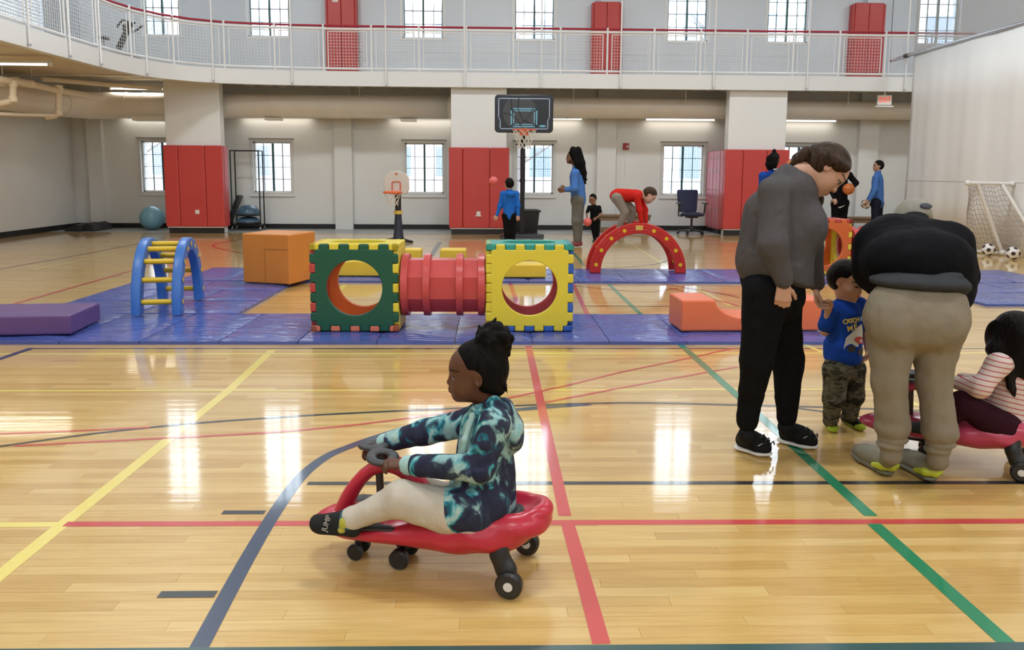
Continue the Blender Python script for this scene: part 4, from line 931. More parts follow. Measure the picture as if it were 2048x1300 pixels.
for k, (z0, hgt, lab) in enumerate(((.145,.13,'dark blue balance dome lying at the bottom of the rack'), (.34,.20,'dark blue balance dome on top of another in the rack'))):
    d = thing('balance_dome', lab, 'balance trainer', (q[0], 18.3, z0)); MB().lathe([(.0,0),(.27,0),(.29,.02),(.29,.04),(.27,.05)], 28).build('platform', M_blk, d, smooth=True)
    MB().lathe([(.27*math.cos(i*math.pi/16), .05+hgt*math.sin(i*math.pi/16)) for i in range(9)], 28).build('dome', M_dome, d, smooth=True)
q = at(464,452,18.64); t = thing('incline_board', 'black padded board leaning against the rack', 'exercise board', (q[0], 18.64, 0)); b_ = rel(t, at(480,391,18.64)); MB().bar((-.12,0,.02), (b_[0],0,b_[2]), .28, .07, (1,0,0)).build('board', M_blk, t, bevel=.012); MB().bar((-.12,-.05,.05), (b_[0],-.05,b_[2]), .2, .03, (1,0,0)).build('pad', mat('black_fabric', (.02,.02,.022), .7), t)
q = fl(128,463); e = fl(228,457); t = thing('black_ramp', 'low black foam ramp in the wall corner', 'ramp', (q[0], q[1], 0)); W = e[0]-q[0]
MB().prism([(0,0.005),(W*.62,.005),(W*.60,.03),(W*.52,.13),(W*.40,.165),(W*.2,.10),(0,.03)], 0, .9, 'xz').build('ramp_body', mat('black_foam', (.016,.016,.018), .6, bump=.2), t, bevel=.01)
MB().prism([(W*.64,.005),(W,.005),(W*.9,.13),(W*.72,.18),(W*.62,.16)], .1, .95, 'xz').build('ramp_end', mat('black_foam', (.016,.016,.018)), t, bevel=.01)
q = at(1052,478,16.35); t = thing('rolling_bin', 'black plastic rolling bin behind the hoop pole', 'bin', (q[0], 16.35, 0)); 
f = MB(); tp, bt = .27, .22
f.add([(-bt,-bt,.1),(bt,-bt,.1),(bt,bt,.1),(-bt,bt,.1),(-tp,-tp,.60),(tp,-tp,.60),(tp,tp,.60),(-tp,tp,.60),(-tp+.03,-tp+.03,.60),(tp-.03,-tp+.03,.60),(tp-.03,tp-.03,.60),(-tp+.03,tp-.03,.60),(-bt+.03,-bt+.03,.13),(bt-.03,-bt+.03,.13),(bt-.03,bt-.03,.13),(-bt+.03,bt-.03,.13)],
      [(3,2,1,0),(0,1,5,4),(1,2,6,5),(2,3,7,6),(3,0,4,7),(4,5,9,8),(5,6,10,9),(6,7,11,10),(7,4,8,11),(8,9,13,12),(9,10,14,13),(10,11,15,14),(11,8,12,15),(12,13,14,15)]); f.build('tub', M_blk, t, bevel=.012)
for s in (0,1,2,3): a, b_ = ((-1,-1),(1,-1),(1,1),(-1,1))[s]; MB().bar((a*(tp+.01)-(.0),b_*(tp+.01),.59), tuple(((-1,-1),(1,-1),(1,1),(-1,1))[(s+1)%4][k]*(tp+.01) for k in (0,1))+(.59,), .03, .04).build('rim_edge', M_blk, t, bevel=.008); MB().tube([(a*.17-.02,b_*.17,.05),(a*.17+.02,b_*.17,.05)], .05, 12).build('wheel', M_blk, t, smooth=True)
M_wood = mat('bench_wood', (.20,.115,.06), .5, var=.2, vscale=6); M_wood2 = mat('bench_wood_dark', (.13,.075,.04), .55, var=.2, vscale=6)
def bench(lab, x0, x1, Y, h):
    t = thing('wooden_bench', lab, 'bench', ((x0+x1)/2, Y, 0)); w = (x1-x0)/2
    for j in range(2): MB().box(-w,w,-.17+j*.175,-.005+j*.175,h-.05,h).build('seat_plank', M_wood, t, bevel=.006)
    for s in (-w+.12, 0, w-.12): MB().box(s-.05,s+.05,-.15,.15,.06,h-.05).build('leg_panel', M_wood2, t, bevel=.005)
    MB().box(-w+.02,w-.02,-.16,-.12,.0,.12).build('bottom_rail', M_wood, t, bevel=.005); MB().box(-w+.02,w-.02,-.14,-.10,h-.14,h-.05).build('apron', M_wood, t, bevel=.005)
bench('brown wooden bench behind the boy on the red arch', at(1186,430,18.2)[0], at(1300,430,18.2)[0], 18.2, z(428,18.2))
bench('brown wooden bench behind the man holding a soccer ball', at(1688,432,18.0)[0], at(1840,432,18.0)[0], 18.0, .40)
M_cf = mat('chair_fabric', (.016,.022,.06), .75, bump=.15, bscale=150)
q = fl(1386,470); t = thing('office_chair', 'navy fabric office chair with black arms and star base', 'chair', (q[0], 17.55, 0), math.radians(6))
for i in range(5):
    a = 2*math.pi*i/5+.3; g = MB().bar((0,0,.10), (.30*math.cos(a),.30*math.sin(a),.075), .05, .035); o = g.build('base_spoke', M_blk, t, bevel=.008); MB().tube([(.30*math.cos(a)-.018*math.sin(a),.30*math.sin(a)+.018*math.cos(a),.035),(.30*math.cos(a)+.018*math.sin(a),.30*math.sin(a)-.018*math.cos(a),.035)], .034, 12).build('caster', M_blk, o, smooth=True)
MB().lathe([(0,.07),(.05,.07),(.045,.16),(.026,.17),(.026,.40),(0,.40)], 12).build('gas_lift', M_blk, t, smooth=True); MB().box(-.12,.12,-.1,.12,.38,.42).build('mechanism', M_blk, t, bevel=.01)
MB().sphere((0,0,.46), (.265,.25,.06), 24, 12).build('seat', M_cf, t, smooth=True)
bk = MB(); N = 10
for j in range(2):
    for u in range(N+1):
        for v in range(N+1):
            fu, fv = u/N*2-1, v/N; wd_ = .215+.045*fv; rr_ = 1-.10*max(0, abs(fu)-.8)*5*max(0, abs(fv-.5)*2-.8)*5
            bk.v.append((fu*wd_*rr_, .24+.06*fv-.04*fu*fu*-1+(.03 if j else -.03), .50+.52*fv))
    o_ = j*(N+1)**2
    for u in range(N):
        for v in range(N): k = o_+u*(N+1)+v; bk.f.append((k,k+1,k+N+2,k+N+1)); bk.m.append(0)
M1 = (N+1)**2; rim_ = [u*(N+1) for u in range(N+1)]+[N*(N+1)+v for v in range(1,N+1)]+[u*(N+1)+N for u in range(N-1,-1,-1)]+[v for v in range(N-1,0,-1)]
for i in range(len(rim_)): a, b_ = rim_[i], rim_[(i+1)%len(rim_)]; bk.f.append((a,b_,b_+M1,a+M1)); bk.m.append(0)
bk.build('backrest', M_cf, t, bevel=.02, smooth=True)
MB().bar((0,.22,.42), (0,.30,.62), .07, .03).build('back_support', M_blk, t)
for s in (-1, 1):
    MB().tube([(s*.2,.05,.42),(s*.3,.05,.43),(s*.31,.02,.55),(s*.31,.0,.70)], .018, 8).build('arm_post', M_blk, t, smooth=True); MB().box(s*.31-.04,s*.31+.04,-.12,.13,.70,.73).build('arm_pad', M_blk, t, bevel=.012)
# ================================================================== FIGURES: implicit surfaces meshed into one skin
def V(*a): return np.array(a, float)
def un(v): v = np.array(v, float); return v/np.linalg.norm(v)
_ED = [(0,1),(2,3),(4,5),(6,7),(0,2),(1,3),(4,6),(5,7),(0,4),(1,5),(2,6),(3,7)]
_CO = np.array([(i&1,(i>>1)&1,(i>>2)&1) for i in range(8)])
class SDF:
    def __init__(s, k=.02): s.pr = []; s.k = k
    def cone(s, a, b, ra, rb=None, k=None, col=0, sq=None, sub=False):
        s.pr.append(('c', np.array(a,float), np.array(b,float), ra, ra if rb is None else rb, s.k if k is None else k, col, sq, sub)); return s
    def chain(s, pts, rs, **kw):
        for i in range(len(pts)-1): s.cone(pts[i], pts[i+1], rs[i], rs[i+1], **kw)
        return s
    def ell(s, c, r, ax=None, k=None, col=0, sub=False):
        r = np.array(r if hasattr(r,'__len__') else (r,r,r), float); s.pr.append(('e', np.array(c,float), r, np.eye(3) if ax is None else np.array(ax,float), None, s.k if k is None else k, col, None, sub)); return s
    def bounds(s, pad=.0):
        lo = np.full(3, 9e9); hi = -lo
        for p in s.pr:
            if p[8]: continue
            l, h = s._bb(p); lo = np.minimum(lo, l); hi = np.maximum(hi, h)
        return lo-pad, hi+pad
    def _bb(s, p):
        if p[0] == 'c':
            f = 1.0 if p[7] is None or p[7][1] >= 1 else 1/p[7][1]
            return np.minimum(p[1]-p[3]*f, p[2]-p[4]*f), np.maximum(p[1]+p[3]*f, p[2]+p[4]*f)
        e = np.sqrt(((p[3].T**2)*(p[2]**2)).sum(1)); return p[1]-e, p[1]+e
    def _dist(s, p, X, Y, Z):
        if p[0] == 'c':
            a, b, ra, rb, sq = p[1], p[2], p[3], p[4], p[7]
            px, py, pz = X-a[0], Y-a[1], Z-a[2]; d = b-a
            if sq is not None:
                ax = un(sq[0]); f = sq[1]-1; q = (px*ax[0]+py*ax[1]+pz*ax[2])*f; px = px+q*ax[0]; py = py+q*ax[1]; pz = pz+q*ax[2]; d = d+f*np.dot(d, ax)*ax
            l2 = max(float(np.dot(d,d)), 1e-12); t = np.clip((px*d[0]+py*d[1]+pz*d[2])/l2, 0, 1)
            return np.sqrt((px-d[0]*t)**2+(py-d[1]*t)**2+(pz-d[2]*t)**2)-(ra+(rb-ra)*t)
        c, r, A = p[1], p[2], p[3]; px, py, pz = X-c[0], Y-c[1], Z-c[2]; k0 = 0; k1 = 0
        for i in range(3):
            u = (px*A[i,0]+py*A[i,1]+pz*A[i,2])/r[i]; k0 = k0+u*u; k1 = k1+(u/r[i])**2
        k0 = np.sqrt(k0); return k0*(k0-1)/np.sqrt(np.maximum(k1, 1e-9))
    def grid(s, lo, hi, vox):
        n = np.maximum(np.ceil((hi-lo)/vox).astype(int)+1, 3)
        F = np.full(n, 1.0, np.float32); C = np.zeros(n, np.uint8)
        g = [(lo[i]+vox*np.arange(n[i])).astype(np.float32) for i in range(3)]
        for p in s.pr:
            l, h = s._bb(p); pad = p[5]+3*vox; i0 = np.clip(np.floor((l-pad-lo)/vox).astype(int), 0, n); i1 = np.clip(np.ceil((h+pad-lo)/vox).astype(int)+1, 0, n)
            if (i1 <= i0).any(): continue
            sl = tuple(slice(i0[i], i1[i]) for i in range(3))
            X, Y, Z = g[0][sl[0]][:,None,None], g[1][sl[1]][None,:,None], g[2][sl[2]][None,None,:]
            d = s._dist(p, X, Y, Z).astype(np.float32); f = F[sl]; k = max(p[5], 1e-5)
            if p[8]:
                hh = np.clip(.5-.5*(f+d)/k, 0, 1); F[sl] = f*(1-hh)-d*hh+k*hh*(1-hh)
            else:
                m = d < f; c = C[sl]; c[m] = p[6]; C[sl] = c
                hh = np.clip(.5+.5*(f-d)/k, 0, 1); F[sl] = f*(1-hh)+d*hh-k*hh*(1-hh)
        return F, C, g
    def surface(s, lo, hi, vox):
        F, C, g = s.grid(lo, hi, vox); n = F.shape; S = F < 0
        cnt = np.zeros(tuple(x-1 for x in n), np.uint8)
        for c in _CO: cnt += S[c[0]:n[0]-1+c[0], c[1]:n[1]-1+c[1], c[2]:n[2]-1+c[2]]
        act = (cnt > 0) & (cnt < 8); I = np.argwhere(act)
        if len(I) == 0: return np.zeros((0,3)), np.zeros((0,4),int), np.zeros(0,int)
        vals = np.stack([F[I[:,0]+c[0], I[:,1]+c[1], I[:,2]+c[2]] for c in _CO], 1); P = np.zeros((len(I),3)); W = np.zeros(len(I))
        for a, b in _ED:
            va, vb = vals[:,a], vals[:,b]; m = (va < 0) != (vb < 0); t = np.where(m, va/np.where(m, va-vb, 1), 0)
            P += np.where(m[:,None], _CO[a]+(_CO[b]-_CO[a])*t[:,None], 0); W += m
        P /= W[:,None]; fr = np.rint(P).astype(int); col = C[I[:,0]+fr[:,0], I[:,1]+fr[:,1], I[:,2]+fr[:,2]]
        verts = np.array(lo)+vox*(I+P); idx = np.full(cnt.shape, -1, np.int32); idx[I[:,0],I[:,1],I[:,2]] = np.arange(len(I))
        faces = []
        for ax in range(3):
            o = [x for x in range(3) if x != ax]; sa = [slice(None)]*3; sb = [slice(None)]*3; sa[ax] = slice(0,-1); sb[ax] = slice(1,None)
            A, B = S[tuple(sa)], S[tuple(sb)]; E = np.argwhere(A != B); E = E[(E[:,o[0]] > 0) & (E[:,o[1]] > 0) & (E[:,o[0]] < n[o[0]]-1) & (E[:,o[1]] < n[o[1]]-1)]
            def at_(d0, d1):
                q = E.copy(); q[:,o[0]] -= d0; q[:,o[1]] -= d1; return idx[q[:,0],q[:,1],q[:,2]]
            Q = np.stack([at_(1,1), at_(0,1), at_(0,0), at_(1,0)], 1); ins = A[E[:,0],E[:,1],E[:,2]]
            if ax == 1: ins = ~ins
            Q[~ins] = Q[~ins][:,::-1]; faces.append(Q)
        f = np.concatenate(faces); f = f[(f >= 0).all(1)]
        return verts, f, col
    def build(s, name, m, parent, vox, fine=(), pal=None, smooth_it=1, painter=None):
        """fine: list of (centre, half size, voxel) boxes meshed more finely"""
        lo, hi = s.bounds(4*vox); parts = []; v, f, c = s.surface(lo, hi, vox)
        for ce, hs, vx in fine:
            ce = np.array(ce); hs = np.array(hs if hasattr(hs,'__len__') else (hs,)*3, float); ins = (np.abs(v-ce) < hs-1.2*vox).all(1); f = f[~ins[f].all(1)]
        parts.append((v, f, c))
        for ce, hs, vx in fine: hs = np.array(hs if hasattr(hs,'__len__') else (hs,)*3, float); parts.append(s.surface(np.array(ce)-hs, np.array(ce)+hs, vx))
        vs = []; fs = []; cs = []; o = 0
        for v, f, c in parts:
            used = np.unique(f); mp = np.full(len(v), -1); mp[used] = np.arange(len(used)); v, c, f = v[used], c[used], mp[f]
            for _ in range(smooth_it):
                acc = np.zeros_like(v); w = np.zeros(len(v))
                for a in range(4): np.add.at(acc, f[:,a], v[f[:,(a+1)%4]]+v[f[:,(a+3)%4]]); np.add.at(w, f[:,a], 2)
                v = v*.5+.5*acc/np.maximum(w,1)[:,None]
            vs.append(v); fs.append(f+o); cs.append(c); o += len(v)
        v, f, c = np.concatenate(vs), np.concatenate(fs), np.concatenate(cs)
        if painter is not None: c = painter(v, c)
        loc = np.array(parent.location) if parent is not None else np.zeros(3)
        if parent is not None and parent.parent is not None: loc = loc+np.array(parent.parent.location)
        me = bpy.data.meshes.new(name); me.vertices.add(len(v)); me.vertices.foreach_set('co', (v-loc).astype(np.float32).ravel())
        me.loops.add(f.size); me.loops.foreach_set('vertex_index', f.astype(np.int32).ravel()); me.polygons.add(len(f)); me.polygons.foreach_set('loop_start', np.arange(0,f.size,4,dtype=np.int32)); me.polygons.foreach_set('loop_total', np.full(len(f),4,np.int32))
        me.update(calc_edges=True); me.polygons.foreach_set('use_smooth', np.ones(len(f),bool)); me.materials.append(m)
        if pal is not None:
            at_ = me.color_attributes.new('paint', 'FLOAT_COLOR', 'POINT'); P = np.array([(*p,1) for p in pal], np.float32); at_.data.foreach_set('color', P[np.minimum(c,len(pal)-1)].ravel())
        me.validate(); o_ = bpy.data.objects.new(name, me); COL.objects.link(o_); o_.parent = parent
        if m.get('cloth'):                                                    # soft folds in the fabric
            for sz, st in ((.11, .011), (.035, .005)):
                if vox > .0105 and sz < .05: continue
                key = 'folds_%g' % sz; tx = bpy.data.textures.get(key) or bpy.data.textures.new(key, 'CLOUDS'); tx.noise_scale = sz; tx.noise_depth = 1
                dm = o_.modifiers.new(key, 'DISPLACE'); dm.texture = tx; dm.strength = st*m['cloth']; dm.mid_level = .5; dm.texture_coords = 'LOCAL'
        return o_
def paint_mat(name, rough=.5, sub=.0, bump=.0, bscale=60):
    if name in MATS: return MATS[name]
    m, nt, b, tc = nmat(name); a = nt.nodes.new('ShaderNodeAttribute'); a.attribute_name = 'paint'; nt.links.new(a.outputs['Color'], b.inputs['Base Color']); b.inputs['Roughness'].default_value = rough; b.inputs['Specular IOR Level'].default_value = .35
    if bump:
        n = nt.nodes.new('ShaderNodeTexNoise'); n.inputs['Scale'].default_value = bscale; nt.links.new(tc.outputs['Object'], n.inputs['Vector']); bp = nt.nodes.new('ShaderNodeBump'); bp.inputs['Strength'].default_value = bump; bp.inputs['Distance'].default_value = .01; nt.links.new(n.outputs['Fac'], bp.inputs['Height']); nt.links.new(bp.outputs['Normal'], b.inputs['Normal'])
    return m
def cloth(name, col, rough=.85, fold=.35, scale=9, var=.06):
    if name in MATS: return MATS[name]
    m, nt, b, tc = nmat(name); n = nt.nodes.new('ShaderNodeTexNoise'); n.inputs['Scale'].default_value = 14; nt.links.new(tc.outputs['Object'], n.inputs['Vector'])
    nt.links.new(ramp(nt, n.outputs['Fac'], [(.3, tuple(c*(1-var) for c in col)), (.7, tuple(min(1,c*(1+var)) for c in col))]), b.inputs['Base Color']); b.inputs['Roughness'].default_value = rough; b.inputs['Specular IOR Level'].default_value = .06
    cloth_bump(nt, b, tc, fold, scale); return m
def cloth_bump(nt, b, tc, fold, scale):
    for m_ in MATS.values():
        if m_.node_tree == nt: m_['cloth'] = 1.0 if scale < 8 else .6
    mp = nt.nodes.new('ShaderNodeMapping'); mp.inputs['Rotation'].default_value = (.5,.6,.4); mp.inputs['Scale'].default_value = (1,1.0,.45); nt.links.new(tc.outputs['Object'], mp.inputs['Vector'])
    w = nt.nodes.new('ShaderNodeTexNoise'); w.inputs['Scale'].default_value = scale; w.inputs['Detail'].default_value = 2; w.inputs['Distortion'].default_value = .9; nt.links.new(mp.outputs[0], w.inputs['Vector'])
    bp = nt.nodes.new('ShaderNodeBump'); bp.inputs['Strength'].default_value = fold; bp.inputs['Distance'].default_value = .04; nt.links.new(w.outputs['Fac'], bp.inputs['Height']); nt.links.new(bp.outputs['Normal'], b.inputs['Normal'])
def hair_mat(name, col, rough=.45):
    if name in MATS: return MATS[name]
    m, nt, b, tc = nmat(name); b.inputs['Base Color'].default_value = (*col,1); b.inputs['Roughness'].default_value = rough; b.inputs['Specular IOR Level'].default_value = .08
    mp = nt.nodes.new('ShaderNodeMapping'); mp.inputs['Scale'].default_value = (60,60,9); nt.links.new(tc.outputs['Object'], mp.inputs['Vector']); w = nt.nodes.new('ShaderNodeTexNoise'); w.inputs['Scale'].default_value = 1.6; w.inputs['Detail'].default_value = 3; nt.links.new(mp.outputs[0], w.inputs['Vector'])
    nt.links.new(ramp(nt, w.outputs['Fac'], [(.3, tuple(c*.5 for c in col)), (.75, tuple(c*1.7 for c in col))]), b.inputs['Base Color'])
    bp = nt.nodes.new('ShaderNodeBump'); bp.inputs['Strength'].default_value = .6; bp.inputs['Distance'].default_value = .01; nt.links.new(w.outputs['Fac'], bp.inputs['Height']); nt.links.new(bp.outputs['Normal'], b.inputs['Normal']); return m
M_skin = paint_mat('skin', .5)
def skin_pal(base, lip=None, brow=(.02,.015,.012)):
    lip = lip or (base[0]*.85, base[1]*.55, base[2]*.55)
    return [base, (.24,.21,.20), (.012,.008,.006), lip, brow]
class Head:
    def __init__(s, hc, f, u, hs, child=0.0):
        s.hc = np.array(hc,float); s.f = un(f); s.u = un(np.array(u)-np.dot(u,s.f)*s.f); s.r = np.cross(s.f, s.u); s.hs = hs; s.ch = child; s.ax = np.stack([s.r, s.f, s.u])
    def E(s, a, b, c): return s.hc+s.hs*(a*s.r+b*s.f+c*s.u)
    def R(s, *v): return tuple(x*s.hs for x in v)
    def skin(s, S, nb, nr=.22, eyes=True):
        h = s.hs; c = s.ch; ax = s.ax
        S.ell(s.E(0,-.06,.12), s.R(.345+.02*c,.42,.385), ax, k=.02)
        S.ell(s.E(0,.11,-.14), s.R(.27+.02*c,.275,.34-.02*c), ax, k=.03)
        S.ell(s.E(0,.17,-.33+.02*c), s.R(.19,.19,.13), ax, k=.03)
        S.ell(s.E(0,.31-.02*c,-.42+.02*c), s.R(.075,.065,.065), ax, k=.025)
        for q in (-1,1):
            S.ell(s.E(q*.155,.20,-.17-.03*c), s.R(.12+.03*c,.125+.02*c,.12+.02*c), ax, k=.03)
            S.ell(s.E(q*.345,-.06,-.05), s.R(.035,.07,.11), ax, k=.008)
            S.ell(s.E(q*.375,-.055,-.045), s.R(.032,.040,.065), ax, k=.004, sub=True)
        S.cone(s.E(-.13,.335,.075-.03*c), s.E(.13,.335,.075-.03*c), .055*h, k=.02)
        e = -.01-.055*c
        for q in (-1,1): S.ell(s.E(q*.15,.455,e), s.R(.085,.075,.055), ax, k=.018, sub=True)
        S.cone(s.E(0,.37,.03-.05*c), s.E(0,.44-.03*c,-.12-.055*c), .03*h, .052*h, k=.012); S.ell(s.E(0,.17,.14), s.R(.24,.22,.20), ax, k=.03)
        for q in (-1,1): S.ell(s.E(q*.055,.40-.02*c,-.145-.045*c), s.R(.042,.045,.035), ax, k=.008)
        S.ell(s.E(0,.385,-.255-.01*c), s.R(.10,.065,.032), ax, k=.006, col=3); S.ell(s.E(0,.378,-.305-.005*c), s.R(.085,.065,.036), ax, k=.006, col=3)
        if eyes:
            for q in (-1,1):
                S.ell(s.E(q*.155,.318,e), s.R(.068,.055,.028), ax, k=.004)
        S.cone(s.E(0,-.10,-.22), nb, nr*h, nr*h*1.12, k=.03)
    def paint(s, v, c):
        """eyes, lashes and brows coloured on the face"""
        p = (v-s.hc)/s.hs; a, b, h = np.abs(p @ s.r), p @ s.f, p @ s.u; e = -.01-.055*s.ch; c = c.copy(); fr = (b > .12) & (b < .5) & (np.linalg.norm(p, axis=1) < .8)
        x = (a-.158)/.078; up = e+.030*(1-np.clip(np.abs(x),0,1)**2); lo = e-.024*(1-np.clip(np.abs(x),0,1)**2)
        eye = fr & (np.abs(x) < 1) & (h < up) & (h > lo); c[eye] = 1; c[eye & ((a-.158)**2+(h-e)**2 < .041**2)] = 2
        c[fr & (np.abs(x) < 1.12) & (h >= up-.002) & (h < up+.020)] = 4
        bl = e+.105+.03*np.sin(np.clip((a-.07)/.21,0,1)*2.2); c[fr & (a > .065) & (a < .285) & (np.abs(h-bl) < .017)] = 4
        return c
    def hair(s, S, t=.045, front=.33, low=-.1, ears=True):
        """cap of hair: skull shell minus the face"""
        S.ell(s.E(0,-.075,.135), s.R(.345+t,.425+t,.385+t), s.ax, k=.02); S.ell(s.E(0,-.20,-.02), s.R(.32+t,.28+t,.30+t), s.ax, k=.03)
        S.ell(s.E(0,.52,-.12), s.R(.46,.52,.46+front*.0), s.ax, k=.03, sub=True); S.ell(s.E(0,.42,-.62), s.R(.5,.62,.42), s.ax, k=.03, sub=True)
        if ears:
            for q in (-1,1): S.ell(s.E(q*.42,.02,-.10), s.R(.15,.13,.19), s.ax, k=.02, sub=True)
def hand(S, w, d, n, L, thumb, curl=.35, k=.005, curls=None, rad=1.0):
    """thumb: unit vector to the thumb's side; n: palm normal"""
    d = un(d); n = un(np.array(n)-np.dot(n,d)*d); t = np.cross(d, n); t = t if np.dot(t, thumb) > 0 else -t; w = np.array(w,float)
    offs = (.17,.06,-.055,-.165); base = (.09,.03,-.03,-.09); ln = (.40,.45,.41,.32)
    for i in range(4):
        kn = w+d*L*(.50-.02*abs(i-1))+t*L*offs[i]
        S.cone(w+d*L*.05+t*L*base[i], kn, .085*L*rad, .066*L*rad, k=.012)
        p = kn; cu = curls[i] if curls else curl; dd = d
        for j, fr in enumerate((.45,.31,.24)):
            a = cu*(.8 if j == 0 else 1.0)*(j+1); dd = d*math.cos(a)+n*math.sin(a); q = p+dd*L*ln[i]*fr; S.cone(p, q, (.058-.006*j)*L*rad, (.052-.006*j)*L*rad, k=k); p = q
    p = w+d*L*.14+t*L*.12+n*L*.02; dd = un(.6*d+.7*t+.35*n)
    S.cone(w+d*L*.05, p, .075*L, .075*L, k=.01)
    for j, fr in enumerate((.2,.17,.13)):
        q = p+dd*L*fr; S.cone(p, q, (.07-.008*j)*L, (.064-.01*j)*L, k=k); p = q; dd = un(dd*.85+d*.35+n*.25*(1 if curl > .2 else .2))
def limbs(S, J, r, k=.025):
    """torso, arms and legs of the body under the clothes"""
    mid_s = (J['sL']+J['sR'])/2; tf = J['tf']
    S.cone(J['sL'], J['sR'], r['sh'], k=k); S.cone(mid_s+(J['pel']-mid_s)*.28, J['pel'], r['chest']*.9, r['waist']*.9, k=k, sq=(tf, 1.35)); S.cone(J['hL'], J['hR'], r['hip'], k=k)
    for q in 'LR':
        S.cone(J['s'+q], J['e'+q], r['ua'], r['el'], k=k); S.cone(J['e'+q], J['w'+q], r['fa'], r['wr'], k=.015)
        S.cone(J['h'+q], J['k'+q], r['th'], r['kn'], k=k); S.cone(J['k'+q], J['a'+q], r['ca'], r['an'], k=.02)
        if 't'+q in J: S.chain([J['a'+q]-V(0,0,.01), J['t'+q]], [r['an']*1.0, r['an']*.75], k=.02)
def dims(s):
    return {k: v*s for k, v in dict(sh=.055, chest=.135, waist=.12, hip=.095, ua=.046, el=.038, fa=.038, wr=.026, th=.075, kn=.052, ca=.05, an=.034).items()}
def PX(d, Y0):
    """joint table {name: (px, py[, dY])} -> places"""
    return {k: at(v[0], v[1], Y0+(v[2] if len(v) > 2 else 0)) for k, v in d.items()}
def shoe(name, root, heel, toe, ankle, w, m_up, m_sole, vox=.005, thick=.028):
    heel, toe = np.array(heel,float), np.array(toe,float); d = un(toe-heel); z = V(0,0,1); a = np.array(ankle,float); L = np.linalg.norm(toe-heel)
    S = SDF(.02); ball_ = heel+d*L*.68
    S.chain([heel+d*.035+z*.055, heel+d*L*.45+z*.06, ball_+z*.05, toe-d*.03+z*.042], [.036*w,.038*w,.042*w,.032*w]); S.cone(heel+d*.04+z*.06, a*1.0+V(0,0,.0), .036*w, .038*w); S.cone(heel+d*.05+z*.08, heel+d*L*.5+z*.07, .034*w,.034*w)
    sh_ = S.build(name, m_up, root, vox)
    B = SDF(.01); B.chain([heel+d*.03+z*thick*.55, heel+d*L*.45+z*thick*.5, ball_+z*thick*.5, toe-d*.03+z*thick*.55], [.041*w,.038*w,.047*w,.036*w], sq=(z, .041*w*2.0/thick)); B.build('sole', m_sole, sh_, vox)
    return sh_
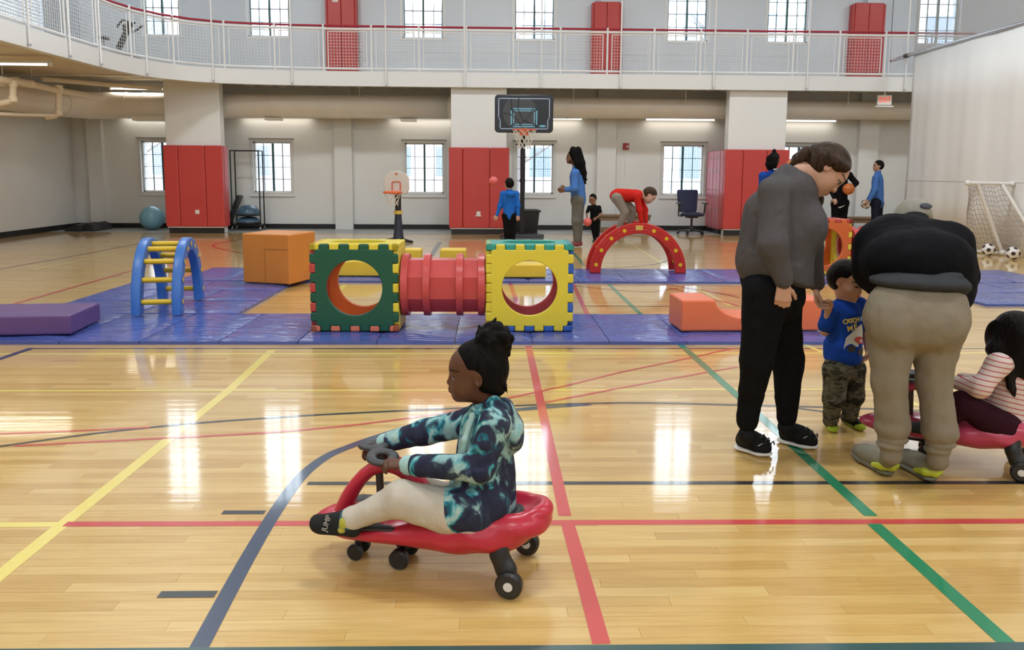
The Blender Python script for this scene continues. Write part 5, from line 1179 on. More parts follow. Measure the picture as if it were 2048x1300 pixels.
# ================================================================== RIDE-ON CARS
M_tyre = mat('wheel_black', (.012,.012,.013), .35); M_hub = mat('hub_white', (.70,.70,.70), .4); M_seatpad = mat('seat_pad_black', (.035,.036,.04), .5)
def wiggle_car(lab, tail, head, mcar, steer=0.0, vox=.006, wheel_m=None):
    """tail / head: points on the floor; built along local +X, then turned"""
    tail, head = np.array(tail[:2]), np.array(head[:2]); d = head-tail; L = np.linalg.norm(d); ang = math.atan2(d[1], d[0])
    t = thing('ride_on_car', lab, 'ride-on car', (0,0,0)); k = L/.79
    prof = [(0.03,.262,.075,.034),(.09,.228,.128,.056),(.19,.188,.158,.078),(.30,.166,.148,.076),(.40,.156,.128,.064),(.50,.152,.126,.052),(.60,.146,.128,.043),(.69,.138,.115,.036),(.755,.132,.07,.028)]
    S = SDF(.02)
    for (a, b) in zip(prof, prof[1:]): S.cone((a[0]*k,0,a[1]), (b[0]*k,0,b[1]), a[2]*k, b[2]*k, k=.035, sq=((-.12,0,1), (a[2]+b[2])/(a[3]+b[3])))
    S.ell((.17*k,0,.335), (.19*k,.122,.125), k=.03, sub=True)                       # seat hollow
    for s in (-1,1): S.ell((.66*k,s*.105,.20), (.13,.06,.045), k=.015, sub=True)     # foot wells
    S.cone((.36*k,0,.21), (.46*k,0,.225), .05, .035, k=.03, sq=((0,1,0), .8))         # saddle hump
    body = S.build('car_body', mcar, t, vox)
    A = SDF(.012); AP = [(.73*k,0,.15),(.705*k,0,.22),(.66*k,0,.29),(.61*k,0,.34),(.555*k,0,.362),(.50*k,0,.355),(.45*k,0,.32),(.415*k,0,.27),(.40*k,0,.21)]; AR = [.026,.024,.021,.019,.02,.021,.022,.024,.03]
    tt = np.linspace(0, 8, 41); PP = [np.array([np.interp(np.clip(t_+o_,0,8), range(9), [p[j] for p in AP]) for j in range(3)])*.0 for t_ in tt for o_ in (0,)]
    PP = [np.mean([[np.interp(np.clip(t_+o_,0,8), range(9), [p[j] for p in AP]) for j in range(3)] for o_ in (-.5,-.25,0,.25,.5)], 0) for t_ in tt]; A.chain(PP, [float(np.interp(t_, range(9), AR)) for t_ in tt], sq=((0,1,0), .62)); A.build('handle_arch', mcar, t, vox*.8)
    for i in range(6): MB().tube([(k*(.53-.018*i),-.028,.383-.006*i-.0016*i*i),(k*(.53-.018*i),.028,.383-.006*i-.0016*i*i)], .005, 6).build('grip_ridge', mcar, t, smooth=True)
    S2 = SDF(.02); S2.ell((.165*k,0,.338), (.185*k,.125,.120), k=.01); S2.ell((.165*k,0,.345), (.20*k,.14,.118), k=.008, sub=True); S2.build('seat_pad', M_seatpad, t, vox*.8)
    for s in (-1,1): P_ = SDF(.01); P_.cone((.50*k,s*.112,.178), (.69*k,s*.105,.168), .022, .036, sq=((0,0,1), 2.4)); P_.build('foot_pad', M_seatpad, t, vox*.7)
    MB().tube([(.575*k,0,.16),(.585*k,0,.395)], .014, 10).build('steering_column', mat('column_dark', (.06,.045,.04), .4), t, smooth=True)
    # butterfly steering wheel
    W = SDF(.012); zc = .405; cs, sn = math.cos(steer), math.sin(steer); rot = lambda x, y: (k*.585+x*cs-y*sn, x*sn+y*cs)
    for s in (-1,1):
        pts = [(*rot(.040*math.sin(2*math.pi*i/14), s*(.064-.042*math.cos(2*math.pi*i/14))), zc+.006*math.cos(2*math.pi*i/14)) for i in range(15)]; W.chain(pts, [.018]*15, k=.006, sq=((0,0,1),1.9))
    W.ell((k*.585,0,zc-.012), (.036,.036,.024), k=.012); W.build('steering_wheel', M_seatpad, t, .004)
    wm = wheel_m or M_tyre
    def wheel(x, y, r, w, nm='wheel', hub=True, za=0.0):
        o = MB().lathe([(0,-w/2),(r*.82,-w/2),(r,-w*.3),(r,w*.3),(r*.82,w/2),(0,w/2)], 24, (x,y,r+.001), 'y').build(nm, wm, t, smooth=30)
        if hub:
            for s in (-1,1): MB().lathe([(0,s*(w/2+.003)),(r*.34,s*(w/2+.002)),(r*.34,s*w*.4)], 18, (x,y,r+.001), 'y').build('hub_cap', M_hub, o)
    for s in (-1,1):
        yw = s*.150; B = SDF(.015); B.cone((.105*k,s*.10,.20), (.115*k,s*.118,.135), .028,.030); B.cone((.115*k,s*.12,.13), (.09*k,s*.126,.085), .032,.038, sq=((0,1,0), 1.3)); B.build('wheel_fork', M_tyre, t, vox)
        wheel(.075*k, yw, .046, .036)
    MB().box(k*.47,k*.66,-.03,.03,.075,.115).build('steering_arm', M_tyre, t, bevel=.012); MB().tube([(k*.49,0,.06),(k*.49,0,.13)], .03, 12).build('steering_pivot', M_tyre, t, smooth=True)
    for s in (-1,1): wheel(.49*k, s*.055, .036, .034, 'front_wheel', False); wheel(.665*k, s*.034, .030, .02, 'nose_wheel', False)
    for s in (-1,1): MB().bar((.64*k,s*.02,.11), (.665*k,s*.02,.03), .012).build('nose_bracket', M_tyre, t)
    t.location = (tail[0], tail[1], 0); t.rotation_euler = (0,0,ang); return t
M_car = mat('car_red', (.50,.022,.05), .28, var=.08, vscale=6); M_car2 = mat('car_pink', (.50,.055,.12), .28, var=.10, vscale=6)
G_TAIL, G_NOSE = V(.175,2.52), V(-.600,2.715)
wiggle_car('red ride-on wiggle car ridden by the girl in the tie-dye hoodie', G_TAIL, G_NOSE, M_car, .62)
K_TAIL, K_NOSE = V(2.58,3.42), V(1.945,3.80)
wiggle_car('pinkish ride-on wiggle car ridden by the child in the striped shirt', K_TAIL, K_NOSE, M_car2, .1, .008)
# ================================================================== GIRL ON THE CAR
def tie_dye():
    m, nt, b, tc = nmat('tie_dye_fleece'); mp = nt.nodes.new('ShaderNodeMapping'); mp.inputs['Scale'].default_value = (1,1,.8); nt.links.new(tc.outputs['Object'], mp.inputs['Vector'])
    n = nt.nodes.new('ShaderNodeTexNoise'); n.inputs['Scale'].default_value = 14; n.inputs['Detail'].default_value = 3.5; n.inputs['Distortion'].default_value = 1.1; nt.links.new(mp.outputs[0], n.inputs['Vector'])
    n2 = nt.nodes.new('ShaderNodeTexNoise'); n2.inputs['Scale'].default_value = 6; n2.inputs['Detail'].default_value = 2; n2.inputs['Distortion'].default_value = .6; nt.links.new(mp.outputs[0], n2.inputs['Vector'])
    c1 = ramp(nt, n.outputs['Fac'], [(.30,(.024,.026,.050)), (.48,(.034,.037,.066)), (.52,(.02,.14,.19)), (.57,(.10,.36,.41)), (.63,(.38,.53,.50)), (.75,(.46,.58,.52))])
    c2 = ramp(nt, n.outputs['Fac'], [(.36,(.025,.03,.06)), (.48,(.045,.06,.09)), (.56,(.40,.52,.48)), (.68,(.11,.35,.39))])
    mx = nt.nodes.new('ShaderNodeMix'); mx.data_type = 'RGBA'; nt.links.new(ramp(nt, n2.outputs['Fac'], [(.45,(0,0,0)),(.6,(1,1,1))]), mx.inputs['Factor']); nt.links.new(c1, mx.inputs['A']); nt.links.new(c2, mx.inputs['B']); nt.links.new(mx.outputs['Result'], b.inputs['Base Color'])
    b.inputs['Roughness'].default_value = .9; b.inputs['Specular IOR Level'].default_value = .1; cloth_bump(nt, b, tc, .45, 12); return m
M_dye = tie_dye(); M_cuff = cloth('mint_cuff', (.36,.55,.54), fold=.2)
GY0 = 2.57
J = PX(dict(nb=(982,812), sL=(990,850,-.105), sR=(948,842,.10), eL=(957,936,-.15), wL=(814,930,-.04), eR=(852,864,.15), wR=(768,886,.19), pel=(957,1030), hL=(950,1036,-.075), hR=(952,1030,.075), kL=(803,998,-.09), aL=(697,1040,-.06), kR=(840,985,.11), aR=(735,1030,.13)), GY0)
J['tf'] = un(V(-.97,.25,0)); J['tL'] = at(632,1046,GY0-.05); J['tR'] = at(690,1018,GY0+.15)
g = thing('person', 'small girl with a black hair bun in a teal tie-dye hoodie riding the red car', 'person', (J['pel'][0], J['pel'][1], 0))
hd = Head(at(951,744,GY0), (-1,.03,-.01), (.03,0,1), .212, .8)
S = SDF(.02); hd.skin(S, J['nb'], .19); limbs(S, J, dims(.68))
hL = dict(L=.118, curls=(.55,.6,.65,.7)); wv = J['wL']
hand(S, J['wL'], (-1,.10,.06), (.05,.25,-1), .115, (-.2,.9,0), curls=(.35,.5,.6,.65)); hand(S, J['wR'], (-.9,-.10,-.25), (-.2,-.2,-1), .115, (.0,-1,.2), curls=(.5,.6,.7,.75))
SK = (.105,.042,.023)
S.build('body', M_skin, g, .008, fine=[(hd.hc, (.15,.12,.155), .003), (J['wL']+V(-.055,.01,0), (.085,.07,.06), .0025), (J['wR']+V(-.05,0,-.01), (.085,.07,.06), .0025)], painter=hd.paint, pal=skin_pal(SK, (.13,.045,.035), (.01,.007,.006)))
# hair: smooth cap with a curly bun
S = SDF(.02); hd.hair(S, .028)
S.ell(hd.E(0,-.42,-.52), hd.R(.6,.45,.22), hd.ax, k=.02, sub=True)
M_bhair = hair_mat('black_curly_hair', (.0045,.0038,.0038), .6)
b0 = at(988,680,GY0); S.cone(at(975,705,GY0), b0, .058, .052, k=.02); random.seed(3)
for i in range(60):
    v = un(V(random.gauss(0,1), random.gauss(0,1), random.gauss(0,1))); S.ell(b0+v*V(.052,.048,.048), .012+random.random()*.009, k=.006)
for px, py, qx, qy in ((965,668,957,650),(985,650,992,636),(1004,668,1014,652),(1016,690,1019,712),(957,690,954,672)): S.cone(at(px,py,GY0), at(qx,qy,GY0), .012, .004, k=.006)
for q in (-1,1): S.cone(hd.E(q*.22,-.27,-.12), hd.E(q*.05,-.36,-.26), .03, .025, k=.02)
for i in range(9):
    a = hd.E(-.2+.05*i, -.46, -.15-.02*(i%3)); S.cone(a, a+V(.012,0,-.03), .006, .002, k=.004)
S.build('hair', M_bhair, g, .0045)
# hoodie
S = SDF(.025); up = J['nb']
S.cone(at(974,852,GY0), at(958,1000,GY0), .092, .105, sq=((0,1,0), .92)); S.cone(at(965,960,GY0), at(945,1030,GY0-.01), .105, .112, sq=((.2,0,1), 1.0))
S.cone(J['sL'], J['sR'], .050); S.cone(at(912,1028,GY0-.085), at(985,1012,GY0-.09), .056, .056, k=.03); S.cone(at(912,1030,GY0+.085), at(985,1012,GY0+.09), .054, .056, k=.03); S.cone(at(1000,930,GY0), at(997,1000,GY0), .05, .06); S.cone(at(905,1018,GY0-.08), at(950,1022,GY0-.08), .079, .085, k=.015); S.cone(at(905,1016,GY0+.08), at(950,1020,GY0+.08), .077, .083, k=.015)
for q, sw in (('L',(.055,.047,.045,.040)), ('R',(.052,.046,.044,.036))):
    S.cone(J['s'+q], J['e'+q], sw[0], sw[1]); S.cone(J['e'+q], J['w'+q]+(J['e'+q]-J['w'+q])*.16, sw[2], sw[3])
for i in range(5):                                                      # creases at the elbow
    a = J['eL']+(J['sL']-J['eL'])*(.05+.09*i); S.cone(a+V(-.05,-.03,.0), a+V(.03,-.05,.015), .006, .004, k=.016, sub=True)
    a = J['eL']+(J['wL']-J['eL'])*(.12+.13*i); S.cone(a+V(.0,-.05,.04), a+V(.012,-.05,-.03), .005, .004, k=.014, sub=True)
S.ell(at(1025,864,GY0), (.042,.08,.066), k=.02); S.cone(at(1008,815,GY0), at(1028,885,GY0+.0), .036, .030, k=.02); S.cone(at(985,806,GY0-.06), at(1012,830,GY0-.03), .022, .03); S.cone(at(985,806,GY0+.06), at(1012,830,GY0+.03), .022, .03)
S.cone(at(952,818,GY0-.045), at(988,802,GY0-.055), .016, .02, k=.012); S.cone(at(945,822,GY0), at(952,818,GY0-.045), .016, .016, k=.012)
S.ell(hd.E(0,0,-.05), (.10,.088,.10), k=.01, sub=True)
top = S.build('hoodie', M_dye, g, .0055)
for q in 'LR':
    a, b_ = J['w'+q]+(J['e'+q]-J['w'+q])*.02, J['w'+q]+(J['e'+q]-J['w'+q])*.19; C_ = SDF(.01); C_.cone(a, b_, .033, .036); C_.build('cuff', M_cuff, top, .005)
C_ = SDF(.01); C_.chain([at(945,830,GY0-.075), at(930,880,GY0-.105), at(924,930,GY0-.09)], [.010,.010,.010]); C_.build('zip_placket', M_cuff, top, .005)
# leggings, socks
S = SDF(.02); M_leg = cloth('oatmeal_leggings', (.52,.47,.40), fold=.25, scale=14)
S.cone(J['hL'], J['hR'], .078)
for q, f in (('L',1), ('R',.95)):
    S.cone(J['h'+q], J['k'+q], .074*f, .058*f); S.cone(J['h'+q]+(J['k'+q]-J['h'+q])*.4, J['k'+q], .073*f, .057*f); S.cone(J['k'+q], J['a'+q]+(J['k'+q]-J['a'+q])*.05, .055*f, .037*f); S.ell(J['a'+q]+(J['k'+q]-J['a'+q])*.06, .040, k=.01)
for i in range(0): a = J['kL']+V(.02,-.02,-.03)+V(.012*i,0,-.004*i); S.cone(a+V(0,-.05,.0), a+V(.01,.0,-.03), .004, .004, k=.012, sub=True)
S.build('leggings', M_leg, g, .006)
M_sock = paint_mat('sock_knit', .85)
for q, dz in (('L',0), ('R',.0)):
    a, tt = J['a'+q], J['t'+q]; d = un(tt-a); S = SDF(.015); heel = a+V(.015,0,-.028)
    S.cone(a+(J['k'+q]-a)*.08, a, .035, .034, col=1); S.cone(a, heel, .033, .028, col=0); S.cone(heel, tt+V(.02,0,-.012), .028, .026, sq=((0,1,0), .85)); S.cone(a, tt+V(.02,0,.008), .034, .022); S.ell(tt, (.022,.03,.028), k=.015)
    S.ell(a+V(-.012,-.034,.002), (.014,.010,.020), k=.001, col=2); S.ell(a+V(-.02,-.034,-.022), (.010,.008,.010), k=.001, col=2)
    sk = S.build('sock', M_sock, g, .004, pal=[(.012,.012,.013), (.03,.10,.12), (.42,.40,.06)])
    if q == 'L': text_mesh('sock_lettering', 'JUMP', .026, mat('print_grey', (.45,.43,.42), .7), sk, tuple(at(653,1047,GY0-.05-.0365)-np.array(g.location)), (math.pi/2, -1.25, 0), .0006)
# ================================================================== STANDING WOMAN
WY0 = 3.70
J = PX(dict(nb=(1596,348), sR=(1548,384,-.14), sL=(1588,372,.16), eR=(1546,492,-.22), wR=(1567,566,-.22), eL=(1618,492,.22), wL=(1632,572,.24), pel=(1545,572), hR=(1532,585,-.09), hL=(1556,585,.09), kR=(1513,722,-.10), aR=(1494,850,-.05), kL=(1576,720,.07), aL=(1573,842,.06)), WY0)
J['tf'] = un(V(1,-.2,0))
w = thing('person', 'woman with a brown ponytail, charcoal top and black joggers, looking down', 'person', (J['pel'][0], J['pel'][1], 0))
hd = Head(at(1652,340,WY0), (.58,-.14,-.78), (.78,.0,.58), .232)
S = SDF(.02); hd.skin(S, J['nb'], .23); limbs(S, J, dims(1.0))
hand(S, J['wR'], (.02,.0,-1), (.15,1,0), .165, (1,-.1,0), curls=(.62,.66,.7,.74)); hand(S, J['wL'], (.12,-.05,-1), (.8,-.5,0), .16, (-.4,-.8,.0), curls=(.5,.55,.6,.65))
S.build('body', M_skin, w, .010, fine=[(hd.hc, (.17,.14,.165), .0038), (J['wR']+V(.01,0,-.075), (.07,.07,.095), .0032), (J['wL']+V(.015,0,-.07), (.075,.08,.095), .0032)], painter=hd.paint, pal=skin_pal((.50,.285,.205), (.40,.15,.12), (.05,.03,.02)))
S = SDF(.02); hd.hair(S, .04); M_brown = hair_mat('brown_hair', (.040,.024,.016), .4)
tie = at(1630,298,WY0+.0); S.cone(hd.E(0,-.30,.25), tie, .035, .022); S.chain([tie, at(1612,304,WY0-.01), at(1595,318,WY0-.01), at(1582,334,WY0-.02)], [.018,.026,.026,.010], k=.012)
for dy, ex, ey in ((.02,1588,326),(-.02,1578,330)): S.chain([tie, at(1606,308,WY0+dy), at(ex,ey,WY0+dy)], [.014,.015,.004], k=.01)
for q in (-1,1): S.chain([hd.E(q*.32,.18,.24), hd.E(q*.36,.0,.14), hd.E(q*.30,-.25,.06)], [.014,.018,.03], k=.03)
S.build('hair', M_brown, w, .005)
C_ = SDF(.005); C_.cone(at(1632,299,WY0-.015), at(1630,301,WY0+.015), .021, .021); C_.build('hair_tie', mat('hair_tie_black', (.004,.004,.004), .6), w, .005)
# loose hair hanging on the far side of the neck
S = SDF(.015); S.chain([at(1625,372,WY0+.08), at(1632,400,WY0+.06), at(1636,425,WY0+.04)], [.04,.035,.012]); S.build('hanging_hair', M_brown, w, .006)
M_char = cloth('charcoal_knit', (.082,.077,.081), fold=.45, scale=9, var=.05)
S = SDF(.035)
S.cone(at(1580,385,WY0), at(1565,470,WY0), .125, .155, sq=((0,1,0), .95)); S.cone(at(1565,470,WY0), at(1556,525,WY0), .155, .165, sq=((0,1,0), .95)); S.ell(at(1602,452,WY0), (.115,.16,.13), k=.05)
S.cone(J['sR'], J['sL'], .058); S.cone(J['nb']-V(.02,0,.015), at(1580,385,WY0), .075, .10)
for q, o in (('R',1), ('L',1)): S.cone(J['s'+q], J['e'+q], .072, .066); S.cone(J['e'+q], J['w'+q]+V(0,0,.015), .065, .043)
# hem: cut by a tilted plane made of a big flattened ellipsoid below
hc_ = at(1552,549,WY0); nrm = un(V(.30,0,1)); S.ell(hc_-nrm*.50, (1.5,1.5,.5), np.stack([un(np.cross((0,1,0),nrm)), V(0,1,0), nrm]), k=.004, sub=True) if False else None
S.cone(at(1552,520,WY0), at(1553,550,WY0), .178, .180, k=.02, sq=((.30,0,1), 5.0)); S.cone(at(1545,430,WY0), at(1540,520,WY0), .14, .165)
for i in range(0):
    a = J['eR']+V(0,-.05,.10-.05*i); S.cone(a+V(-.07,-.02,.01), a+V(.07,-.03,-.02), .008, .006, k=.025, sub=True)
for i in range(0): S.cone(at(1600+8*i,470+22*i,WY0-.16), at(1640-4*i,440+26*i,WY0-.12), .010, .006, k=.03, sub=True)
S.cone(at(1513,528,WY0-.165), at(1518,552,WY0-.165), .012, .022, k=.01, sub=True)
S.cone(hd.E(0,-.1,-.3), J['nb']+V(.02,0,.03), .065, .072, k=.02, sub=True)
S.build('sweatshirt', M_char, w, .008)
S = SDF(.03); M_jog = cloth('black_joggers', (.007,.007,.008), fold=.4, scale=5, var=.1)
S.cone(at(1545,555,WY0), at(1548,590,WY0), .155, .145, sq=((0,1,0), 1.0))
for q in 'RL':
    S.cone(J['h'+q], J['k'+q], .110, .076); S.cone(J['k'+q], J['a'+q]+V(0,0,.02), .076, .052)
S.build('joggers', M_jog, w, .009)
M_shoe = cloth('black_shoe_mesh', (.013,.013,.015), rough=.7, fold=.2); M_sole = mat('white_sole', (.70,.68,.65), .5)
for q, h_, t_ in (('R', (1474,898), (1540,914)), ('L', (1560,884), (1632,899))):
    he, to = fl(*h_), fl(*t_); he[2] = to[2] = 0; d = un(to-he)
    sh_ = shoe('sneaker', w, he, to, V(J['a'+q][0], J['a'+q][1], .115), 1.12, M_shoe, M_sole)
    o = np.array(w.location); n_ = np.cross(d, (0,0,1)); m_ = he+d*.10+n_*.047+V(0,0,.062)-o
    MB().tube([m_-d*.035+V(0,0,.012), m_-V(0,0,.012), m_+d*.03+V(0,0,.0), m_+d*.05+V(0,0,.016)], [.001,.003,.0025,.001], 6).build('side_stripe', M_sole, sh_)
    for i in range(3): a = he+d*(.13+.025*i)+V(0,0,.108-.012*i)-o; MB().tube([a-n_*.030-V(0,0,.026), a-n_*.016-V(0,0,.006), a+n_*.016-V(0,0,.006), a+n_*.030-V(0,0,.026)], .0035, 6).build('lace', mat('lace_black', (.02,.02,.02), .7), sh_)
# ================================================================== TODDLER
TY0 = 4.0
J = PX(dict(nb=(1692,604), sR=(1664,622,-.02), sL=(1716,612,.03), eR=(1650,662,-.03), wR=(1656,622,-.05), eL=(1731,660,.02), wL=(1735,694,-.02), pel=(1688,730), hR=(1672,740,-.03), hL=(1704,738,.03), kR=(1668,794,-.03), kL=(1706,790,.03), aR=(1662,840,-.0), aL=(1700,832,.03)), TY0)
J['tf'] = un(V(.55,-.83,0))
t = thing('person', 'toddler boy in a blue print shirt and camouflage pants holding the hand of the woman', 'person', (J['pel'][0], J['pel'][1], 0))
hd = Head(at(1695,561,TY0), (.62,-.78,-.24), (.15,-.1,1), .198, 1.0)
S = SDF(.02); hd.skin(S, J['nb'], .20); limbs(S, J, dims(.62))
hand(S, J['wR'], (.05,-.05,1), (-.7,-.4,0), .095, (.6,-.6,0), curls=(.8,.85,.9,.95), rad=1.1); hand(S, J['wL'], (.05,-.1,-1), (-.8,.2,0), .095, (.2,-.9,0), curls=(.5,.55,.6,.65), rad=1.1)
S.build('body', M_skin, t, .009, fine=[(hd.hc, (.145,.135,.15), .0035), (J['wR']+V(0,0,.04), (.05,.05,.07), .0028), (J['wL']+V(0,0,-.04), (.05,.05,.07), .0028)], painter=hd.paint, pal=skin_pal((.50,.27,.18), (.45,.15,.12)))
S = SDF(.02); hd.hair(S, .045); S.ell(hd.E(0,.42,-.24), hd.R(.5,.42,.42), hd.ax, k=.03, sub=True); S.build('hair', hair_mat('dark_hair', (.007,.005,.0045), .45), t, .005)
M_blue = cloth('royal_blue_jersey', (.012,.055,.33), fold=.3, scale=8); 
S = SDF(.02); S.cone(at(1689,628,TY0), at(1687,700,TY0), .084, .094, sq=(J['tf'], 1.1)); S.cone(at(1685,690,TY0), at(1685,712,TY0), .096, .098, sq=((0,0,1), 1.6)); S.cone(J['sR'], J['sL'], .046); S.cone(J['nb'], at(1690,622,TY0), .045, .07)
for q in 'RL': S.cone(J['s'+q], J['s'+q]+(J['e'+q]-J['s'+q])*.72, .046, .046)
S.ell(hd.E(0,0,-.05), (.08,.08,.10), k=.01, sub=True)
sh_ = S.build('print_shirt', M_blue, t, .005)
# print on the chest: lettering and a plain red-and-white picture patch
o = np.array(t.location); n = un(V(.42,-.9,.0)); rz = math.atan2(n[0], -n[1])
def on_shirt(px, py, d=.0):
    p = at(px, py, TY0); c = at(1685, py, TY0); R = .097
    x = np.clip((p[0]-c[0])/R, -.96, .96); return V(c[0]+x*R, TY0-R*.93*math.sqrt(1-x*x)-.004-d, p[2])
def patch(nm, pts, m, d):
    P = [on_shirt(x, y, d) for x, y in pts]; c = on_shirt(sum(x for x, _ in pts)/len(pts), sum(y for _, y in pts)/len(pts), d); MB().add([c-o]+[p-o for p in P], [(0,1+i,1+(i+1)%len(P)) for i in range(len(P))]).build(nm, m, sh_, smooth=180)
def blob(cx, cy, rx, ry, n_=16, rot=0): return [(cx+rx*math.cos(2*math.pi*i/n_)*math.cos(rot)-ry*math.sin(2*math.pi*i/n_)*math.sin(rot), cy+rx*math.cos(2*math.pi*i/n_)*math.sin(rot)+ry*math.sin(2*math.pi*i/n_)*math.cos(rot)) for i in range(n_)]
M_py = mat('print_yellow', (.66,.50,.08), .7); M_pw = mat('print_white', (.62,.62,.58), .7); M_pr = mat('print_red', (.52,.06,.04), .7); M_pd = mat('print_dark', (.035,.03,.035), .7)
patch('picture_patch', [(1672,688),(1676,668),(1690,655),(1704,645),(1712,643),(1717,655),(1721,680),(1722,700),(1710,707),(1690,703),(1678,698)], M_pw, .003)
patch('picture_patch', blob(1706,674,14,7,14,.35), M_pr, .006); patch('picture_patch', blob(1686,689,9,7), M_pd, .007); patch('picture_patch', blob(1708,696,9,8), M_pd, .007); patch('picture_patch', blob(1707,675,4,3), M_pw, .009); patch('picture_patch', blob(1711,632,7,5), mat('print_sky', (.20,.42,.66), .7), .005)
def letters(s_, px0, px1, py, size, m):
    for i, ch in enumerate(s_):
        f = i/(len(s_)-1); p = on_shirt(px0+(px1-px0)*f, py-4*f, .006); x = np.clip((p[0]-at(1685,py,TY0)[0])/.097, -.9, .9)
        text_mesh('lettering', ch, size, m, sh_, tuple(p-o), (math.pi/2, -.2, math.asin(x)), .0008, off=.0012)
letters('CATCH', 1674, 1698, 637, .034, M_py); letters('ME', 1683, 1694, 650, .040, M_py)
def camo():
    m, nt, b, tc = nmat('camo_twill'); n = nt.nodes.new('ShaderNodeTexNoise'); n.inputs['Scale'].default_value = 14; n.inputs['Detail'].default_value = 2; n.inputs['Distortion'].default_value = .8; mp = nt.nodes.new('ShaderNodeMapping'); mp.inputs['Scale'].default_value = (1,1,1.8); nt.links.new(tc.outputs['Object'], mp.inputs['Vector']); nt.links.new(mp.outputs[0], n.inputs['Vector'])
    nt.links.new(ramp(nt, n.outputs['Fac'], [(0,(.028,.028,.022)),(.44,(.085,.08,.055)),(.52,(.13,.12,.085)),(.60,(.055,.06,.035))], 'CONSTANT'), b.inputs['Base Color']); b.inputs['Roughness'].default_value = .9; b.inputs['Specular IOR Level'].default_value = .1; cloth_bump(nt, b, tc, .4, 11); return m
S = SDF(.02); S.cone(J['hR'], J['hL'], .068); S.cone(at(1686,722,TY0), J['pel'], .09, .085, sq=(J['tf'], 1.15))
for q in 'RL': S.cone(J['h'+q], J['k'+q], .068, .056); S.cone(J['k'+q], J['a'+q]+V(0,0,.02), .056, .040); S.ell(J['k'+q]+V(0,0,-.02), (.058,.056,.035), k=.015); S.cone(J['a'+q]+V(0,0,.03), J['a'+q], .038, .034)
S.build('camo_pants', camo(), t, .006)
for q, h_, t_ in (('R',(1657,853),(1668,866)), ('L',(1692,846),(1724,862))):
    he, to = fl(*h_), fl(*t_); a = J['a'+q]; S = SDF(.012); d = un(to-he); S.cone(a+V(0,0,.01), he+V(0,0,.032), .034, .030, col=0); S.cone(he+V(0,0,.034), to-d*.02+V(0,0,.026), .030, .026, col=0); S.ell(to-d*.012+V(0,0,.022), (.028,.028,.021), col=1, k=.008); S.cone(he+V(0,0,.012), to-d*.02+V(0,0,.011), .026, .026, col=1, k=.004, sq=((0,0,1), 2.6))
    S.build('sock', M_sock, t, .0045, pal=[(.012,.012,.014), (.42,.60,.05)])
# ================================================================== BENDING MAN
MY0 = 3.32
J = PX(dict(nb=(1828,455,.58), sL=(1766,492,.34), sR=(1894,492,.32), eL=(1750,540,.34), eR=(1916,552,.30), wL=(1778,612,.50), wR=(1905,620,.46), pel=(1832,600,.04), hL=(1788,628,.03), hR=(1876,626,.0), kL=(1786,762,.03), kR=(1868,766,.0), aL=(1782,898,.0), aR=(1876,908,-.03)), MY0)
J['tf'] = un(V(.05,.35,-.95)); J['tL'] = fl(1752,948)+V(0,0,.04)
del J['tL']
m_ = thing('person', 'man bending forward in a black jacket, khaki joggers and a grey cap, seen from behind', 'person', (J['pel'][0], J['pel'][1], 0))
hd = Head(at(1828,451,MY0+.72), (.03,.55,-.83), (0,.83,.55), .235)
S = SDF(.02); hd.skin(S, J['nb'], .25, eyes=False); limbs(S, J, dims(1.1))
for q, sd in (('L',1), ('R',-1)): hand(S, J['w'+q], (sd*.3,.45,-.8), (sd*.8,.1,.1), .175, (0,.9,.3), curls=(.4,.45,.5,.55))
S.build('body', M_skin, m_, .011, fine=[(J['wL']+V(.03,.05,-.07), (.09,.09,.10), .004), (J['wR']+V(-.03,.05,-.07), (.09,.09,.10), .004)], painter=hd.paint, pal=skin_pal((.48,.27,.19)))
S = SDF(.015); S.ell(hd.E(0,-.07,.16), hd.R(.41,.49,.43), hd.ax, k=.01); S.ell(hd.E(0,.15,-.46), hd.R(.7,.8,.46), hd.ax, k=.01, sub=True); S.cone(hd.E(-.22,.45,.12), hd.E(.22,.45,.12), .03, .03, sq=(hd.u, 2.5)); S.cone(hd.E(0,.5,.12), hd.E(0,.62,.10), .065, .055, sq=(hd.u, 5))
cap = S.build('cap', cloth('grey_cap_twill', (.27,.26,.22), fold=.15), m_, .006)
Ec = hd.E(0,-.07,.16); dv = un(V(.20,-.74,.64)); tt_ = 1/np.linalg.norm((hd.ax @ dv)/np.array(hd.R(.41,.49,.43))); p = Ec+dv*tt_; rx_ = un(np.cross((0,0,1), dv)); S = SDF(.004); S.ell(p, (.040,.008,.020), np.stack([rx_, dv, np.cross(rx_, dv)]), k=.002); S.build('cap_patch', mat('patch_dark', (.03,.035,.05), .7), cap, .004)
M_jkt = cloth('black_fleece', (.007,.007,.009), fold=.4, scale=5, var=.1)
S = SDF(.05)
S.ell(at(1826,532,MY0+.27), (.238,.36,.198), np.stack([V(1,0,0), un(V(0,.85,.45)), un(V(0,-.45,.85))]), k=.05)
S.cone(at(1800,520,MY0+.12), at(1868,520,MY0+.10), .150, .150, k=.12, sq=((0,.3,1), 1.25)); S.cone(J['sL'], J['sR'], .095); S.cone(at(1828,478,MY0+.44), J['nb'], .10, .085)
for q in 'LR': S.cone(J['s'+q], J['e'+q], .098, .080, k=.10); S.cone(J['e'+q], J['w'+q], .078, .050)
S.build('jacket', M_jkt, m_, .010)
S = SDF(.03); M_tee = cloth('grey_tee', (.04,.042,.046), fold=.5, scale=7)
S.cone(at(1808,562,MY0+.02), at(1866,566,MY0+.01), .144, .146, sq=((0,0,1), 3.4)); S.cone(at(1872,560,MY0+.0), at(1895,582,MY0-.0), .11, .09, sq=((-.3,0,1), 2.6)); S.build('tee_hem', M_tee, m_, .009)
